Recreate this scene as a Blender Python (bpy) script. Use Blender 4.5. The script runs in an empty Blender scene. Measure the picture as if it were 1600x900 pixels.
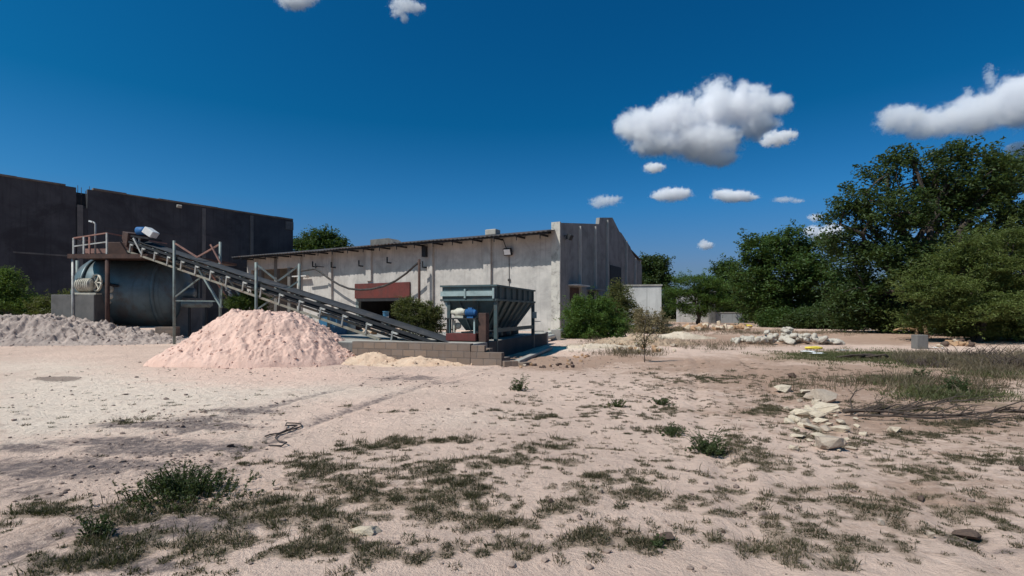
import bpy, bmesh, math, random
import numpy as np
from mathutils import Vector, Matrix

random.seed(7)
rng = np.random.default_rng(11)
S = bpy.context.scene
COL = S.collection
D = math.radians
F = 800.0      # focal length in photo pixels, used to turn measurements into metres
HZ = 488.0     # horizon row of the photo
EYE = 1.6

# ------------------------------------------------------------------ measuring helpers
_lat = rng.random((3, 64, 64))


def vnoise(x, y, k=0):
    x = np.asarray(x, float); y = np.asarray(y, float)
    xi = np.floor(x).astype(int); yi = np.floor(y).astype(int)
    fx = x - xi; fy = y - yi
    fx = fx * fx * (3 - 2 * fx); fy = fy * fy * (3 - 2 * fy)
    L = _lat[k]
    a = L[xi % 64, yi % 64]; b = L[(xi + 1) % 64, yi % 64]
    c = L[xi % 64, (yi + 1) % 64]; d = L[(xi + 1) % 64, (yi + 1) % 64]
    return (a * (1 - fx) + b * fx) * (1 - fy) + (c * (1 - fx) + d * fx) * fy


def fbm(x, y, oct=4, k=0):
    r = 0; a = .5
    for i in range(oct):
        r = r + a * vnoise(x * 2 ** i + 17.3 * i, y * 2 ** i + 5.1 * i, k); a *= .5
    return r


def sstep(a, b, t):
    t = np.clip((t - a) / (b - a), 0, 1)
    return t * t * (3 - 2 * t)


def ruts(x, y):
    """distances to the wheel ruts crossing the yard"""
    a = x - (-4.75 + .09 * (y - 4.4) + .018 * (y - 4.4) ** 2)
    b = x - (1.5 + .33 * (y - 3.3) + .12 * np.sin(y * .5))
    return a, a - 1.5, b, b - 1.55


def H(x, y):
    """height of the dirt yard"""
    x = np.asarray(x, float); y = np.asarray(y, float)
    h = .30 * sstep(18, 34, y)
    h = h + .10 * (fbm(x * .23 + 3, y * .23, 3) - .44) * sstep(3, 9, y)
    h = h + .05 * (fbm(x * 1.3, y * 1.3, 3, 1) - .44)
    for d in ruts(x, y):
        h = h + (-.032 * np.exp(-(d / .12) ** 2) + .016 * np.exp(-((np.abs(d) - .27) / .09) ** 2)) * (.35 + .9 * vnoise(x * .8, y * .8, 1)) * (1 - sstep(16, 24, y))
    h = h + .022 * (fbm(x * 4.2, y * 4.2, 3, 2) - .4) * (1 - sstep(12, 25, y))
    return h


def P(px, py, Y):
    return Vector(((px - 800) / F * Y, Y, EYE + (HZ - py) / F * Y))


def G(px, py):
    """point of the yard seen at a photo pixel"""
    Y = EYE * F / (py - HZ); a = (px - 800) / F
    for i in range(12):
        Y = .5 * Y + .5 * (EYE - float(H(a * Y, Y))) * F / (py - HZ)
    return Vector((a * Y, Y, float(H(a * Y, Y))))


# ------------------------------------------------------------------ mesh builder
class MB:
    def __init__(s):
        s.v = []; s.f = []; s.sm = []

    def add(s, vs, fs, smooth=False):
        o = len(s.v)
        s.v += [tuple(p) for p in vs]
        s.f += [tuple(i + o for i in f) for f in fs]
        s.sm += [smooth] * len(fs)

    def box(s, c, size, M=None):
        hx, hy, hz = size[0] / 2, size[1] / 2, size[2] / 2
        vs = [Vector((x, y, z)) for z in (-hz, hz) for y in (-hy, hy) for x in (-hx, hx)]
        if M is not None:
            vs = [M @ p for p in vs]
        c = Vector(c)
        s.add([p + c for p in vs], [(0, 2, 3, 1), (4, 5, 7, 6), (0, 1, 5, 4), (2, 6, 7, 3), (0, 4, 6, 2), (1, 3, 7, 5)])
        return s

    def bb(s, x0, x1, y0, y1, z0, z1):
        return s.box(((x0 + x1) / 2, (y0 + y1) / 2, (z0 + z1) / 2), (abs(x1 - x0), abs(y1 - y0), abs(z1 - z0)))

    def bar(s, a, b, w, h=None, up=(0, 0, 1)):
        a = Vector(a); b = Vector(b); h = h or w
        d = (b - a).normalized(); up = Vector(up)
        if abs(d.dot(up)) > .97:
            up = Vector((1, 0, 0))
        x = d.cross(up).normalized(); z = x.cross(d).normalized()
        M = Matrix((x, d, z)).transposed()
        return s.box((a + b) / 2, (w, (b - a).length, h), M)

    def tube(s, pts, r, n=8, cap=True):
        pts = [Vector(p) for p in pts]
        if not hasattr(r, '__len__'):
            r = [r] * len(pts)
        vs = []; prev = None
        for i, p in enumerate(pts):
            d = (pts[min(i + 1, len(pts) - 1)] - pts[max(i - 1, 0)]).normalized()
            if prev is None:
                u = d.cross(Vector((0, 0, 1)))
                if u.length < .05:
                    u = Vector((1, 0, 0))
                u.normalize()
            else:
                u = (prev - d * prev.dot(d)).normalized()
            prev = u; w = d.cross(u)
            for k in range(n):
                t = 2 * math.pi * k / n
                vs.append(p + (u * math.cos(t) + w * math.sin(t)) * r[i])
        fs = []
        for i in range(len(pts) - 1):
            for k in range(n):
                fs.append((i * n + k, i * n + (k + 1) % n, (i + 1) * n + (k + 1) % n, (i + 1) * n + k))
        s.add(vs, fs, True)
        if cap:
            o = len(s.v) - len(vs)
            s.f += [tuple(o + k for k in reversed(range(n))), tuple(o + (len(pts) - 1) * n + k for k in range(n))]
            s.sm += [False, False]
        return s

    def lathe(s, prof, o, axis, n=32):
        """prof: list of (radius, distance along axis)"""
        o = Vector(o); d = Vector(axis).normalized()
        u = d.cross(Vector((0, 0, 1)))
        if u.length < .05:
            u = Vector((1, 0, 0))
        u.normalize(); w = d.cross(u)
        vs = [o + d * t + (u * math.cos(2 * math.pi * k / n) + w * math.sin(2 * math.pi * k / n)) * max(r, 1e-4)
              for r, t in prof for k in range(n)]
        fs = [(i * n + k, i * n + (k + 1) % n, (i + 1) * n + (k + 1) % n, (i + 1) * n + k)
              for i in range(len(prof) - 1) for k in range(n)]
        s.add(vs, fs, True)
        return s

    def prism(s, poly, off):
        off = Vector(off); n = len(poly); poly = [Vector(p) for p in poly]
        vs = poly + [p + off for p in poly]
        fs = [tuple(range(n)), tuple(reversed(range(n, 2 * n)))]
        fs += [(i, n + i, n + (i + 1) % n, (i + 1) % n) for i in range(n)]
        s.add(vs, fs)
        return s


def build(name, mb, m, parent=None, bevel=0, world=False, label=None):
    me = bpy.data.meshes.new(name)
    vs = mb.v
    if parent is not None and world:
        inv = parent_matrix(parent).inverted()
        vs = [tuple(inv @ Vector(p)) for p in vs]
    me.from_pydata(vs, [], mb.f)
    me.polygons.foreach_set('use_smooth', mb.sm)
    bm = bmesh.new(); bm.from_mesh(me)
    bmesh.ops.recalc_face_normals(bm, faces=bm.faces)
    bm.to_mesh(me); bm.free()
    me.materials.append(m)
    o = bpy.data.objects.new(name, me); COL.objects.link(o)
    if parent is not None:
        o.parent = parent
    if bevel:
        b = o.modifiers.new('bevel', 'BEVEL'); b.width = bevel; b.segments = 2; b.limit_method = 'ANGLE'; b.angle_limit = D(40)
    if label:
        o['label'] = label
    return o


def parent_matrix(o):
    M = Matrix.LocRotScale(o.location, o.rotation_euler, o.scale)
    return parent_matrix(o.parent) @ M if o.parent else M


def tag(o, label, cat, group=None, kind=None):
    o['label'] = label; o['category'] = cat
    if group: o['group'] = group
    if kind: o['kind'] = kind
    return o


def thing(name, label, cat, loc=(0, 0, 0), rz=0, group=None):
    o = bpy.data.objects.new(name, None); COL.objects.link(o)
    o.empty_display_size = .3
    o.location = loc; o.rotation_euler = (0, 0, rz)
    return tag(o, label, cat, group)


def fast_mesh(name, V, Q, m, parent=None, attrs=None, smooth=False):
    """numpy mesh: V (n,3), Q (k,4) or (k,3)"""
    me = bpy.data.meshes.new(name)
    V = np.asarray(V, np.float32); Q = np.asarray(Q, np.int32)
    if parent is not None:
        inv = np.array(parent_matrix(parent).inverted())
        V = (V @ inv[:3, :3].T + inv[:3, 3]).astype(np.float32)
    me.vertices.add(len(V)); me.vertices.foreach_set('co', V.ravel())
    k, c = Q.shape
    me.loops.add(k * c); me.loops.foreach_set('vertex_index', Q.ravel())
    me.polygons.add(k)
    me.polygons.foreach_set('loop_start', np.arange(0, k * c, c, dtype=np.int32))
    me.polygons.foreach_set('use_smooth', np.full(k, smooth))
    me.update(calc_edges=True)
    for n, a in (attrs or {}).items():
        at = me.attributes.new(n, 'FLOAT', 'POINT')
        at.data.foreach_set('value', np.asarray(a, np.float32).ravel())
    me.materials.append(m)
    o = bpy.data.objects.new(name, me); COL.objects.link(o)
    if parent is not None:
        o.parent = parent
    return o


# ------------------------------------------------------------------ materials
class NT:
    def __init__(s, m):
        s.m = m; s.t = m.node_tree; s.n = s.t.nodes; s.l = s.t.links

    def new(s, t, **kw):
        n = s.n.new(t)
        for k, v in kw.items():
            if hasattr(n, k):
                setattr(n, k, v)
            else:
                n.inputs[k].default_value = v
        return n

    def link(s, a, b):
        s.l.new(a, b)

    def math(s, op, a, b=None, c=None, clamp=False):
        n = s.n.new('ShaderNodeMath'); n.operation = op; n.use_clamp = clamp
        for i, v in enumerate((a, b, c)):
            if v is None: continue
            if isinstance(v, (int, float)): n.inputs[i].default_value = v
            else: s.link(v, n.inputs[i])
        return n.outputs[0]

    def mix(s, fac, a, b, mode='MIX'):
        n = s.n.new('ShaderNodeMix'); n.data_type = 'RGBA'; n.blend_type = mode
        for sock, v in ((n.inputs[0], fac), (n.inputs[6], a), (n.inputs[7], b)):
            if isinstance(v, (int, float)): sock.default_value = v
            elif isinstance(v, tuple): sock.default_value = (*v, 1) if len(v) == 3 else v
            else: s.link(v, sock)
        return n.outputs[2]

    def ramp(s, v, a, b, lo=0., hi=1.):
        n = s.n.new('ShaderNodeMapRange'); n.interpolation_type = 'SMOOTHSTEP'
        n.inputs[1].default_value = a; n.inputs[2].default_value = b
        n.inputs[3].default_value = lo; n.inputs[4].default_value = hi
        s.link(v, n.inputs[0]); return n.outputs[0]

    def coord(s, scale=(1, 1, 1), out='Object'):
        t = s.n.new('ShaderNodeTexCoord'); mp = s.n.new('ShaderNodeMapping')
        mp.inputs['Scale'].default_value = scale
        s.link(t.outputs[out], mp.inputs[0]); return mp.outputs[0]

    def noise(s, scale, vec=None, detail=6, rough=.6, dist=0):
        n = s.n.new('ShaderNodeTexNoise'); n.inputs['Scale'].default_value = scale
        n.inputs['Detail'].default_value = detail; n.inputs['Roughness'].default_value = rough
        n.inputs['Distortion'].default_value = dist
        if vec is not None: s.link(vec, n.inputs['Vector'])
        return n.outputs[0]

    def attr(s, name):
        n = s.n.new('ShaderNodeAttribute'); n.attribute_name = name; return n.outputs['Fac']


def newmat(name):
    m = bpy.data.materials.new(name); m.use_nodes = True
    t = NT(m)
    b = [n for n in t.n if n.type == 'BSDF_PRINCIPLED'][0]
    return m, t, b


def bump(t, b, h, strength, dist=.02):
    n = t.new('ShaderNodeBump', Strength=strength, Distance=dist)
    t.link(h, n.inputs['Height']); t.link(n.outputs[0], b.inputs['Normal'])


def weathered(name, c1, c2, scale=2., rough=.85, metal=0., bumps=.3, dirt=None, dirt_amt=.5, streak=None, fine=30., dirt_scale=.8):
    """two-tone noisy surface with blotches, vertical rain streaks and a fine grain"""
    m, t, b = newmat(name)
    v = t.coord()
    n1 = t.noise(scale, v, 8, .65, .3)
    col = t.mix(t.ramp(n1, .32, .68), c1, c2)
    if dirt is not None:
        n2 = t.noise(dirt_scale, v, 10, .7, .6)
        col = t.mix(t.math('MULTIPLY', t.ramp(n2, .48, .66), dirt_amt), col, dirt)
    if streak is not None:
        vs = t.coord((3.2, 3.2, .13))
        n3 = t.noise(1.6, vs, 6, .6, .2)
        col = t.mix(t.math('MULTIPLY', t.ramp(n3, .5, .72), .6), col, streak)
    g = t.noise(fine, v, 4, .7)
    col = t.mix(t.ramp(g, .3, .7, 0, .22), col, tuple(c * .55 for c in c1))
    t.link(col, b.inputs['Base Color'])
    b.inputs['Roughness'].default_value = rough; b.inputs['Metallic'].default_value = metal
    if rough < .8 and metal == 0:
        t.link(t.ramp(n1, .3, .7, rough - .1, min(1, rough + .25)), b.inputs['Roughness'])
    b.inputs['Specular IOR Level'].default_value = .3
    if bumps:
        bump(t, b, t.math('ADD', n1, t.math('MULTIPLY', g, .5)), bumps)
    return m


def leafmat(name, dark, light, trans=.3, dead=None):
    m, t, b = newmat(name)
    a = t.attr('tint')
    v = t.coord()
    n = t.noise(.9, v, 3, .5)
    f = t.math('ADD', t.math('MULTIPLY', a, .65), t.math('MULTIPLY', t.ramp(n, .3, .7), .35))
    col = t.mix(f, dark, light)
    if dead is not None:
        col = t.mix(t.ramp(a, .86, .97, 0, .8), col, dead)
    t.link(col, b.inputs['Base Color'])
    b.inputs['Roughness'].default_value = .55
    b.inputs['Specular IOR Level'].default_value = .25
    tr = t.new('ShaderNodeBsdfTranslucent')
    t.link(t.mix(.5, col, (.25, .32, .04)), tr.inputs[0])
    mx = t.new('ShaderNodeMixShader'); mx.inputs[0].default_value = trans
    out = [n for n in t.n if n.type == 'OUTPUT_MATERIAL'][0]
    t.link(b.outputs[0], mx.inputs[1]); t.link(tr.outputs[0], mx.inputs[2]); t.link(mx.outputs[0], out.inputs[0])
    return m


M = {}
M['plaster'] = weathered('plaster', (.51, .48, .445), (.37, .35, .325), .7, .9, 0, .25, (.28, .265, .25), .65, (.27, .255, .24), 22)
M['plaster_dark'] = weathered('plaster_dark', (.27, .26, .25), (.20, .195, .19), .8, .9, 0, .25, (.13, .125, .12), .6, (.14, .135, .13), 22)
M['pier'] = weathered('pier', (.55, .52, .46), (.42, .39, .35), 1.2, .9, 0, .3, (.16, .15, .14), .8, (.25, .23, .21), 22, 1.5)
M['dark_plaster'] = weathered('dark_plaster', (.073, .073, .079), (.043, .044, .050), .4, .95, 0, .4, (.030, .029, .033), .8, (.030, .029, .033), 14, .25)
M['grey_column'] = weathered('grey_column', (.16, .15, .14), (.10, .097, .095), 1, .9, 0, .3, None, 0, (.07, .068, .066))
M['coping'] = weathered('coping', (.20, .16, .13), (.11, .095, .085), 1.2, .9, 0, .3)
M['concrete'] = weathered('concrete', (.40, .37, .33), (.30, .28, .25), 1.5, .9, 0, .4, (.2, .185, .17), .6, None, 25)
M['concrete_dark'] = weathered('concrete_dark', (.17, .16, .15), (.12, .115, .11), 1.5, .9, 0, .4, (.07, .068, .066), .6, (.09, .085, .08), 25)
M['pale_wall'] = weathered('pale_wall', (.60, .58, .55), (.48, .46, .44), .8, .9, 0, .2, (.3, .29, .27), .5, (.3, .29, .27))
M['grey_wall'] = weathered('grey_wall', (.33, .34, .34), (.26, .27, .27), .8, .9, 0, .2, None, 0, (.2, .2, .2))
M['red_paint'] = weathered('red_paint', (.135, .032, .027), (.085, .024, .021), 1.5, .6, 0, .1, (.09, .035, .03), .7, (.07, .03, .028))
M['rust'] = weathered('rust', (.10, .056, .044), (.055, .034, .030), 3, .85, .1, .3, (.05, .035, .03), .7)
M['rust_pink'] = weathered('rust_pink', (.36, .19, .15), (.22, .13, .11), 3, .85, 0, .3)
M['roof_sheet'] = weathered('roof_sheet', (.13, .125, .125), (.08, .075, .075), .9, .6, .3, .1, (.16, .09, .065), .7)
M['steel_green'] = weathered('steel_green', (.20, .24, .23), (.14, .165, .16), 3, .6, .15, .1, (.13, .09, .07), .6, None, 40, 3)
M['steel_pale'] = weathered('steel_pale', (.50, .50, .47), (.36, .36, .34), 4, .6, .2, .1, (.2, .15, .12), .5, None, 40, 4)
M['chord'] = weathered('chord', (.27, .255, .21), (.18, .16, .13), 3, .7, .1, .1, (.19, .11, .08), .7, None, 40, 2)
M['belt'] = weathered('belt', (.045, .047, .052), (.030, .031, .035), 3, .75, 0, .1, (.10, .09, .085), .5)
M['dark_steel'] = weathered('dark_steel', (.03, .032, .036), (.02, .02, .023), 3, .7, .2, .1)
M['teal'] = weathered('teal', (.075, .112, .118), (.050, .078, .083), 2, .5, .1, .1, (.12, .10, .085), .6, (.045, .06, .062), 40, 2)
M['teal_pale'] = weathered('teal_pale', (.34, .42, .41), (.25, .32, .315), 3, .5, .1, .1, (.2, .22, .2), .5, None, 40, 3)
M['mill_paint'] = weathered('mill_paint', (.115, .165, .185), (.075, .108, .122), .9, .45, .2, .1, (.10, .07, .055), .7, (.06, .066, .068), 30, .7)
M['motor_blue'] = weathered('motor_blue', (.025, .12, .30), (.02, .09, .23), 4, .55, 0, .05)
M['tub_blue'] = weathered('tub_blue', (.04, .17, .30), (.03, .11, .20), 2, .5, 0, .05, (.2, .2, .19), .5, (.05, .1, .14))
M['cream'] = weathered('cream', (.60, .57, .47), (.46, .43, .36), 4, .6, 0, .1, (.16, .14, .1), .6, None, 40, 4)
M['white_paint'] = weathered('white_paint', (.78, .78, .76), (.66, .66, .64), 4, .5, 0, .05)
M['yellow'] = weathered('yellow', (.80, .62, .06), (.62, .48, .08), 4, .6, 0, .1)
M['hose'] = weathered('hose', (.045, .042, .042), (.03, .028, .028), 4, .7, 0, .05, (.14, .11, .09), .6)
M['pipe'] = weathered('pipe', (.72, .69, .60), (.58, .55, .47), 3, .6, 0, .05)
M['wood'] = weathered('wood', (.26, .17, .10), (.16, .10, .065), 4, .9, 0, .3)
M['deadwood'] = weathered('deadwood', (.085, .062, .05), (.05, .038, .032), 6, .95, 0, .4)
M['bark'] = weathered('bark', (.075, .058, .046), (.042, .033, .028), 5, .95, 0, .7)
M['rope'] = weathered('rope', (.07, .055, .05), (.045, .036, .033), 8, .9, 0, .2)
M['rock_pale'] = weathered('rock_pale', (.64, .53, .40), (.50, .405, .305), 5, .95, 0, .6, (.32, .25, .19), .7, None, 40, 3)
M['rock_grey'] = weathered('rock_grey', (.46, .37, .29), (.35, .275, .22), 5, .95, 0, .6, None, 0, None, 40)
M['rock_dark'] = weathered('rock_dark', (.13, .085, .065), (.08, .055, .045), 5, .95, 0, .6)
M['rubble'] = weathered('rubble', (.42, .25, .14), (.33, .21, .13), 5, .95, 0, .5)
M['sack'] = weathered('sack', (.52, .46, .385), (.38, .33, .275), 4, .9, 0, .4, (.24, .20, .165), .6)
M['glass'] = weathered('glass', (.55, .57, .6), (.5, .52, .55), 4, .15, 0, 0)
M['glass'].node_tree.nodes['Principled BSDF'].inputs['Specular IOR Level'].default_value = .6
M['leaf_dark'] = leafmat('leaf_dark', (.016, .032, .010), (.052, .082, .020), .2)
M['leaf_mid'] = leafmat('leaf_mid', (.018, .042, .010), (.060, .105, .020), .22)
M['leaf_acacia'] = leafmat('leaf_acacia', (.050, .075, .018), (.142, .172, .048), .3)
M['leaf_bush'] = leafmat('leaf_bush', (.035, .075, .014), (.10, .17, .035), .3)
M['leaf_olive'] = leafmat('leaf_olive', (.055, .062, .020), (.145, .145, .05), .3, (.20, .14, .08))
M['leaf_dry'] = leafmat('leaf_dry', (.13, .10, .05), (.30, .24, .14), .2, (.34, .27, .17))
M['weed'] = leafmat('weed', (.035, .050, .016), (.10, .115, .035), .2, (.22, .16, .09))
M['weed_green'] = leafmat('weed_green', (.028, .046, .018), (.075, .095, .036), .2)
M['tuft'] = leafmat('tuft', (.034, .032, .017), (.095, .082, .042), .12, (.20, .14, .09))
M['tuft_green'] = leafmat('tuft_green', (.040, .048, .018), (.115, .115, .045), .15, (.20, .15, .09))
M['straw'] = leafmat('straw', (.075, .058, .038), (.185, .14, .092), .15)


M['shaded_side'] = weathered('shaded_side', (.075, .072, .07), (.05, .05, .05), 1.5, .9, 0, .3)


def block_mat():
    m, t, b = newmat('concrete_blocks')
    v = t.coord()
    br = t.new('ShaderNodeTexBrick')
    mp = t.new('ShaderNodeMapping'); mp.inputs['Rotation'].default_value = (D(90), 0, 0)
    t.link(v, mp.inputs[0]); t.link(mp.outputs[0], br.inputs['Vector'])
    br.inputs['Scale'].default_value = 1; br.inputs['Brick Width'].default_value = .42; br.inputs['Row Height'].default_value = .21
    br.inputs['Mortar Size'].default_value = .013; br.inputs['Mortar Smooth'].default_value = .4
    br.inputs['Color1'].default_value = (.235, .165, .12, 1); br.inputs['Color2'].default_value = (.15, .106, .08, 1)
    br.inputs['Mortar'].default_value = (.10, .08, .07, 1)
    n = t.noise(3, v, 8, .7); g = t.noise(40, v, 4, .7)
    col = t.mix(t.ramp(n, .4, .7, 0, .6), br.outputs[0], (.19, .15, .13))
    col = t.mix(t.ramp(g, .3, .7, 0, .25), col, (.13, .11, .1))
    t.link(col, b.inputs['Base Color']); b.inputs['Roughness'].default_value = .95
    h = t.math('SUBTRACT', t.math('MULTIPLY', n, .6), t.math('MULTIPLY', br.outputs[1], 1.2))
    bump(t, b, t.math('ADD', h, t.math('MULTIPLY', g, .3)), .6, .03)
    return m


M['blocks'] = block_mat()


def heap_mat(name, a, b_, dark):
    m, t, b = newmat(name)
    v = t.coord()
    n = t.noise(1.1, v, 8, .65, .4)
    g = t.noise(9, v, 8, .7)
    col = t.mix(t.ramp(n, .35, .65), a, b_)
    col = t.mix(t.ramp(g, .52, .75, 0, .55), col, dark)
    t.link(col, b.inputs['Base Color']); b.inputs['Roughness'].default_value = 1
    b.inputs['Specular IOR Level'].default_value = .1
    bump(t, b, t.math('ADD', g, t.math('MULTIPLY', t.noise(35, v, 4, .7), .4)), .7, .06)
    return m


M['clay_pink'] = heap_mat('clay_pink', (.70, .475, .39), (.63, .42, .34), (.48, .31, .25))
M['clay_grey'] = heap_mat('clay_grey', (.43, .345, .30), (.33, .265, .235), (.21, .17, .15))
M['sand_yellow'] = heap_mat('sand_yellow', (.62, .46, .34), (.55, .38, .27), (.40, .27, .19))
M['debris'] = heap_mat('debris', (.44, .33, .235), (.32, .225, .16), (.18, .13, .095))
M['dust_pale'] = heap_mat('dust_pale', (.60, .50, .39), (.46, .365, .28), (.30, .235, .18))


def ground_mat():
    m, t, b = newmat('dirt')
    v = t.coord()
    a = {k: t.attr(k) for k in ('pale', 'pink', 'dark', 'brown', 'green', 'wet', 'tuft')}
    nb = t.noise(.22, v, 6, .6, .3)
    nm = t.noise(1.3, v, 8, .7, .5)
    nf = t.noise(9, v, 8, .72, .2)
    ng = t.noise(70, v, 4, .7)
    col = t.mix(t.ramp(nb, .35, .65), (.69, .505, .408), (.58, .42, .34))
    jag = t.math('MULTIPLY', t.math('SUBTRACT', t.math('ADD', t.math('MULTIPLY', nm, .6), t.math('MULTIPLY', nf, .5)), .55), 1.7)

    nl = t.noise(3.4, v, 9, .72, .8)

    def mask(k, lo=.2, hi=.62):
        return t.ramp(t.math('ADD', a[k], jag), lo, hi)
    col = t.mix(t.math('MULTIPLY', mask('pale', .25, .9), .85), col, (.77, .635, .52))
    col = t.mix(t.math('MULTIPLY', mask('pink', .25, .9), .85), col, (.78, .535, .43))
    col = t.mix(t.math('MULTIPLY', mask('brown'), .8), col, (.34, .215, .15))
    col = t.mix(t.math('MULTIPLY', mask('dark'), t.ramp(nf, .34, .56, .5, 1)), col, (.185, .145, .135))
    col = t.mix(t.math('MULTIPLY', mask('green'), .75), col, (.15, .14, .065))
    col = t.mix(t.math('MULTIPLY', mask('wet', .4, .6), .75), col, (.17, .125, .105))
    col = t.mix(t.math('MULTIPLY', mask('tuft', .35, .8), .6), col, (.175, .135, .09))
    # crumbs, trampled darker spots
    col = t.mix(t.ramp(nm, .54, .72, 0, .42), col, (.42, .31, .25))
    col = t.mix(t.ramp(nl, .52, .68, 0, .5), col, (.45, .325, .255))
    col = t.mix(t.ramp(nl, .28, .42, .4, 0), col, (.80, .625, .51))
    col = t.mix(t.ramp(nf, .56, .74, 0, .55), col, (.29, .215, .18))
    col = t.mix(t.ramp(nf, .28, .42, .3, 0), col, (.74, .62, .53))
    col = t.mix(t.ramp(ng, .58, .75, 0, .4), col, (.30, .225, .19))
    vo = t.new('ShaderNodeTexVoronoi', feature='F1'); vo.inputs['Scale'].default_value = 7
    t.link(v, vo.inputs['Vector'])
    t.link(col, b.inputs['Base Color'])
    b.inputs['Roughness'].default_value = 1; b.inputs['Specular IOR Level'].default_value = .08
    hh = t.math('ADD', t.math('MULTIPLY', nm, 1.2), t.math('ADD', t.math('MULTIPLY', nf, .9), t.math('MULTIPLY', ng, .18)))
    bump(t, b, t.math('ADD', hh, t.math('MULTIPLY', nl, 1.2)), .75, .10)
    return m


M['dirt'] = ground_mat()

# ------------------------------------------------------------------ ground sheet
def ellipse(px, py, rpx, rpy, w=1.):
    """soft world-space blot whose centre and radii were measured on the photo"""
    c = G(px, py)
    y0 = G(px, min(py + rpy, 960)).y; y1 = G(px, max(py - rpy, HZ + 9)).y
    return (c.x, c.y, rpx / F * c.y, max((y1 - y0) / 2, .05), w, c.x / c.y)


def field(X, Y, blots):
    r = np.zeros_like(X)
    for cx, cy, rx, ry, w, sh in blots:
        dx = (X - cx) - (Y - cy) * sh
        r = np.maximum(r, w * np.exp(-((dx / rx) ** 2 + ((Y - cy) / ry) ** 2) * .9))
    return r


PALE = [ellipse(200, 610, 320, 40, 1), ellipse(60, 660, 160, 26, .9), ellipse(120, 640, 260, 35, 1), ellipse(420, 610, 250, 25, .8), ellipse(60, 575, 200, 20, .7), ellipse(900, 545, 60, 5, 1),
        ellipse(1060, 530, 60, 5, 1.), ellipse(1000, 538, 60, 5, .6), ellipse(700, 650, 200, 30, .5), ellipse(1150, 560, 100, 10, .35), ellipse(30, 690, 90, 16, .6),
        ellipse(1380, 550, 60, 4, .5), ellipse(1340, 740, 200, 40, .35)]
PINK = [ellipse(400, 585, 230, 22, .9), ellipse(560, 640, 220, 40, .55), ellipse(650, 590, 130, 16, .6), ellipse(800, 760, 300, 60, .25)]
DARK = [ellipse(90, 728, 190, 9, 1), ellipse(330, 700, 110, 7, .8), ellipse(270, 664, 150, 6, .9), ellipse(390, 645, 70, 4, .7), ellipse(300, 812, 120, 12, .85), ellipse(180, 880, 160, 14, .8), ellipse(40, 700, 60, 8, .7), ellipse(200, 690, 160, 10, .7), ellipse(110, 730, 170, 12, .8), ellipse(290, 668, 130, 7, .7), ellipse(240, 830, 180, 20, .6), ellipse(230, 700, 110, 12, .75), ellipse(60, 735, 130, 14, .8), ellipse(330, 655, 120, 9, .5), ellipse(250, 665, 90, 8, .5),
        ellipse(320, 820, 140, 18, .65), ellipse(120, 880, 160, 22, .6), ellipse(640, 590, 70, 5, .6), ellipse(700, 598, 60, 4, .4), ellipse(40, 770, 90, 30, .4),
        ellipse(1510, 845, 50, 10, .6), ellipse(1580, 860, 60, 10, .5), ellipse(300, 740, 200, 20, .35), ellipse(520, 605, 60, 4, .3)]
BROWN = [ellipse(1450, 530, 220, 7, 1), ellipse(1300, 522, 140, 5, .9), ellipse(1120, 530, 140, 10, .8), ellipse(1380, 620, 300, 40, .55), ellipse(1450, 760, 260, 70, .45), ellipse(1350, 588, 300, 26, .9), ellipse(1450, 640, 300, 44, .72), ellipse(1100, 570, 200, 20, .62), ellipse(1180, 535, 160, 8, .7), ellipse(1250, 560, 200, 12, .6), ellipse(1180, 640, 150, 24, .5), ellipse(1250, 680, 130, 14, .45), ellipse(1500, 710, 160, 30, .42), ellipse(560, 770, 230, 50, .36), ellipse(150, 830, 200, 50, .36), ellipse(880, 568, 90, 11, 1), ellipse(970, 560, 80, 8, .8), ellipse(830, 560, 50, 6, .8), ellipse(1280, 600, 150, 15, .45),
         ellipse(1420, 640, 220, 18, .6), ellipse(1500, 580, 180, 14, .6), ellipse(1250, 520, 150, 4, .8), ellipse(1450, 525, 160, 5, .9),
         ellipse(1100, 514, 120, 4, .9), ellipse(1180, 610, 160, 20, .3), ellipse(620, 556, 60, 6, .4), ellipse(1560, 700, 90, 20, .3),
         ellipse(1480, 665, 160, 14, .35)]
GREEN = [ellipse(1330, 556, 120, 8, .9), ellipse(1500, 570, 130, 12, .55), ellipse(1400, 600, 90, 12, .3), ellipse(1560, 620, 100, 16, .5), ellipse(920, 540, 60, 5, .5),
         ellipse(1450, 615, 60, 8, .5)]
WET = [ellipse(92, 592, 40, 5, 1)]


def axis(a, b, fine_a, fine_b, step, grow):
    pts = list(np.arange(fine_a, fine_b, step))
    s = step; x = pts[-1]
    while x < b:
        s *= grow; x += s; pts.append(x)
    s = step; x = pts[0]; lo = []
    while x > a:
        s *= grow; x -= s; lo.append(x)
    return np.array(lo[::-1] + pts)


xs = axis(-900, 900, -7, 7, .06, 1.022)
ys = axis(-60, 1400, 2.4, 10, .05, 1.018)
GX, GY = np.meshgrid(xs, ys)
GZ = H(GX, GY)
nx, ny = len(xs), len(ys)
idx = np.arange(nx * ny).reshape(ny, nx)
Q = np.stack([idx[:-1, :-1], idx[:-1, 1:], idx[1:, 1:], idx[1:, :-1]], -1).reshape(-1, 4)
fx, fy = GX.ravel(), GY.ravel()
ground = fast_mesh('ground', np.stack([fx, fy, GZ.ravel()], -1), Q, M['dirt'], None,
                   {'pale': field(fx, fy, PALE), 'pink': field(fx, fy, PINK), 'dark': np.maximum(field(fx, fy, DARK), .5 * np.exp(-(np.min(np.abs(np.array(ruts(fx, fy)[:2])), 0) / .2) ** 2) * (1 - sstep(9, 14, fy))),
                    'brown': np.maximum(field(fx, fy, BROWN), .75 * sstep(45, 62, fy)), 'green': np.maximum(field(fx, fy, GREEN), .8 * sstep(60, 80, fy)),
                    'wet': field(fx, fy, WET), 'tuft': np.zeros(nx * ny)}, True)
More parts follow.
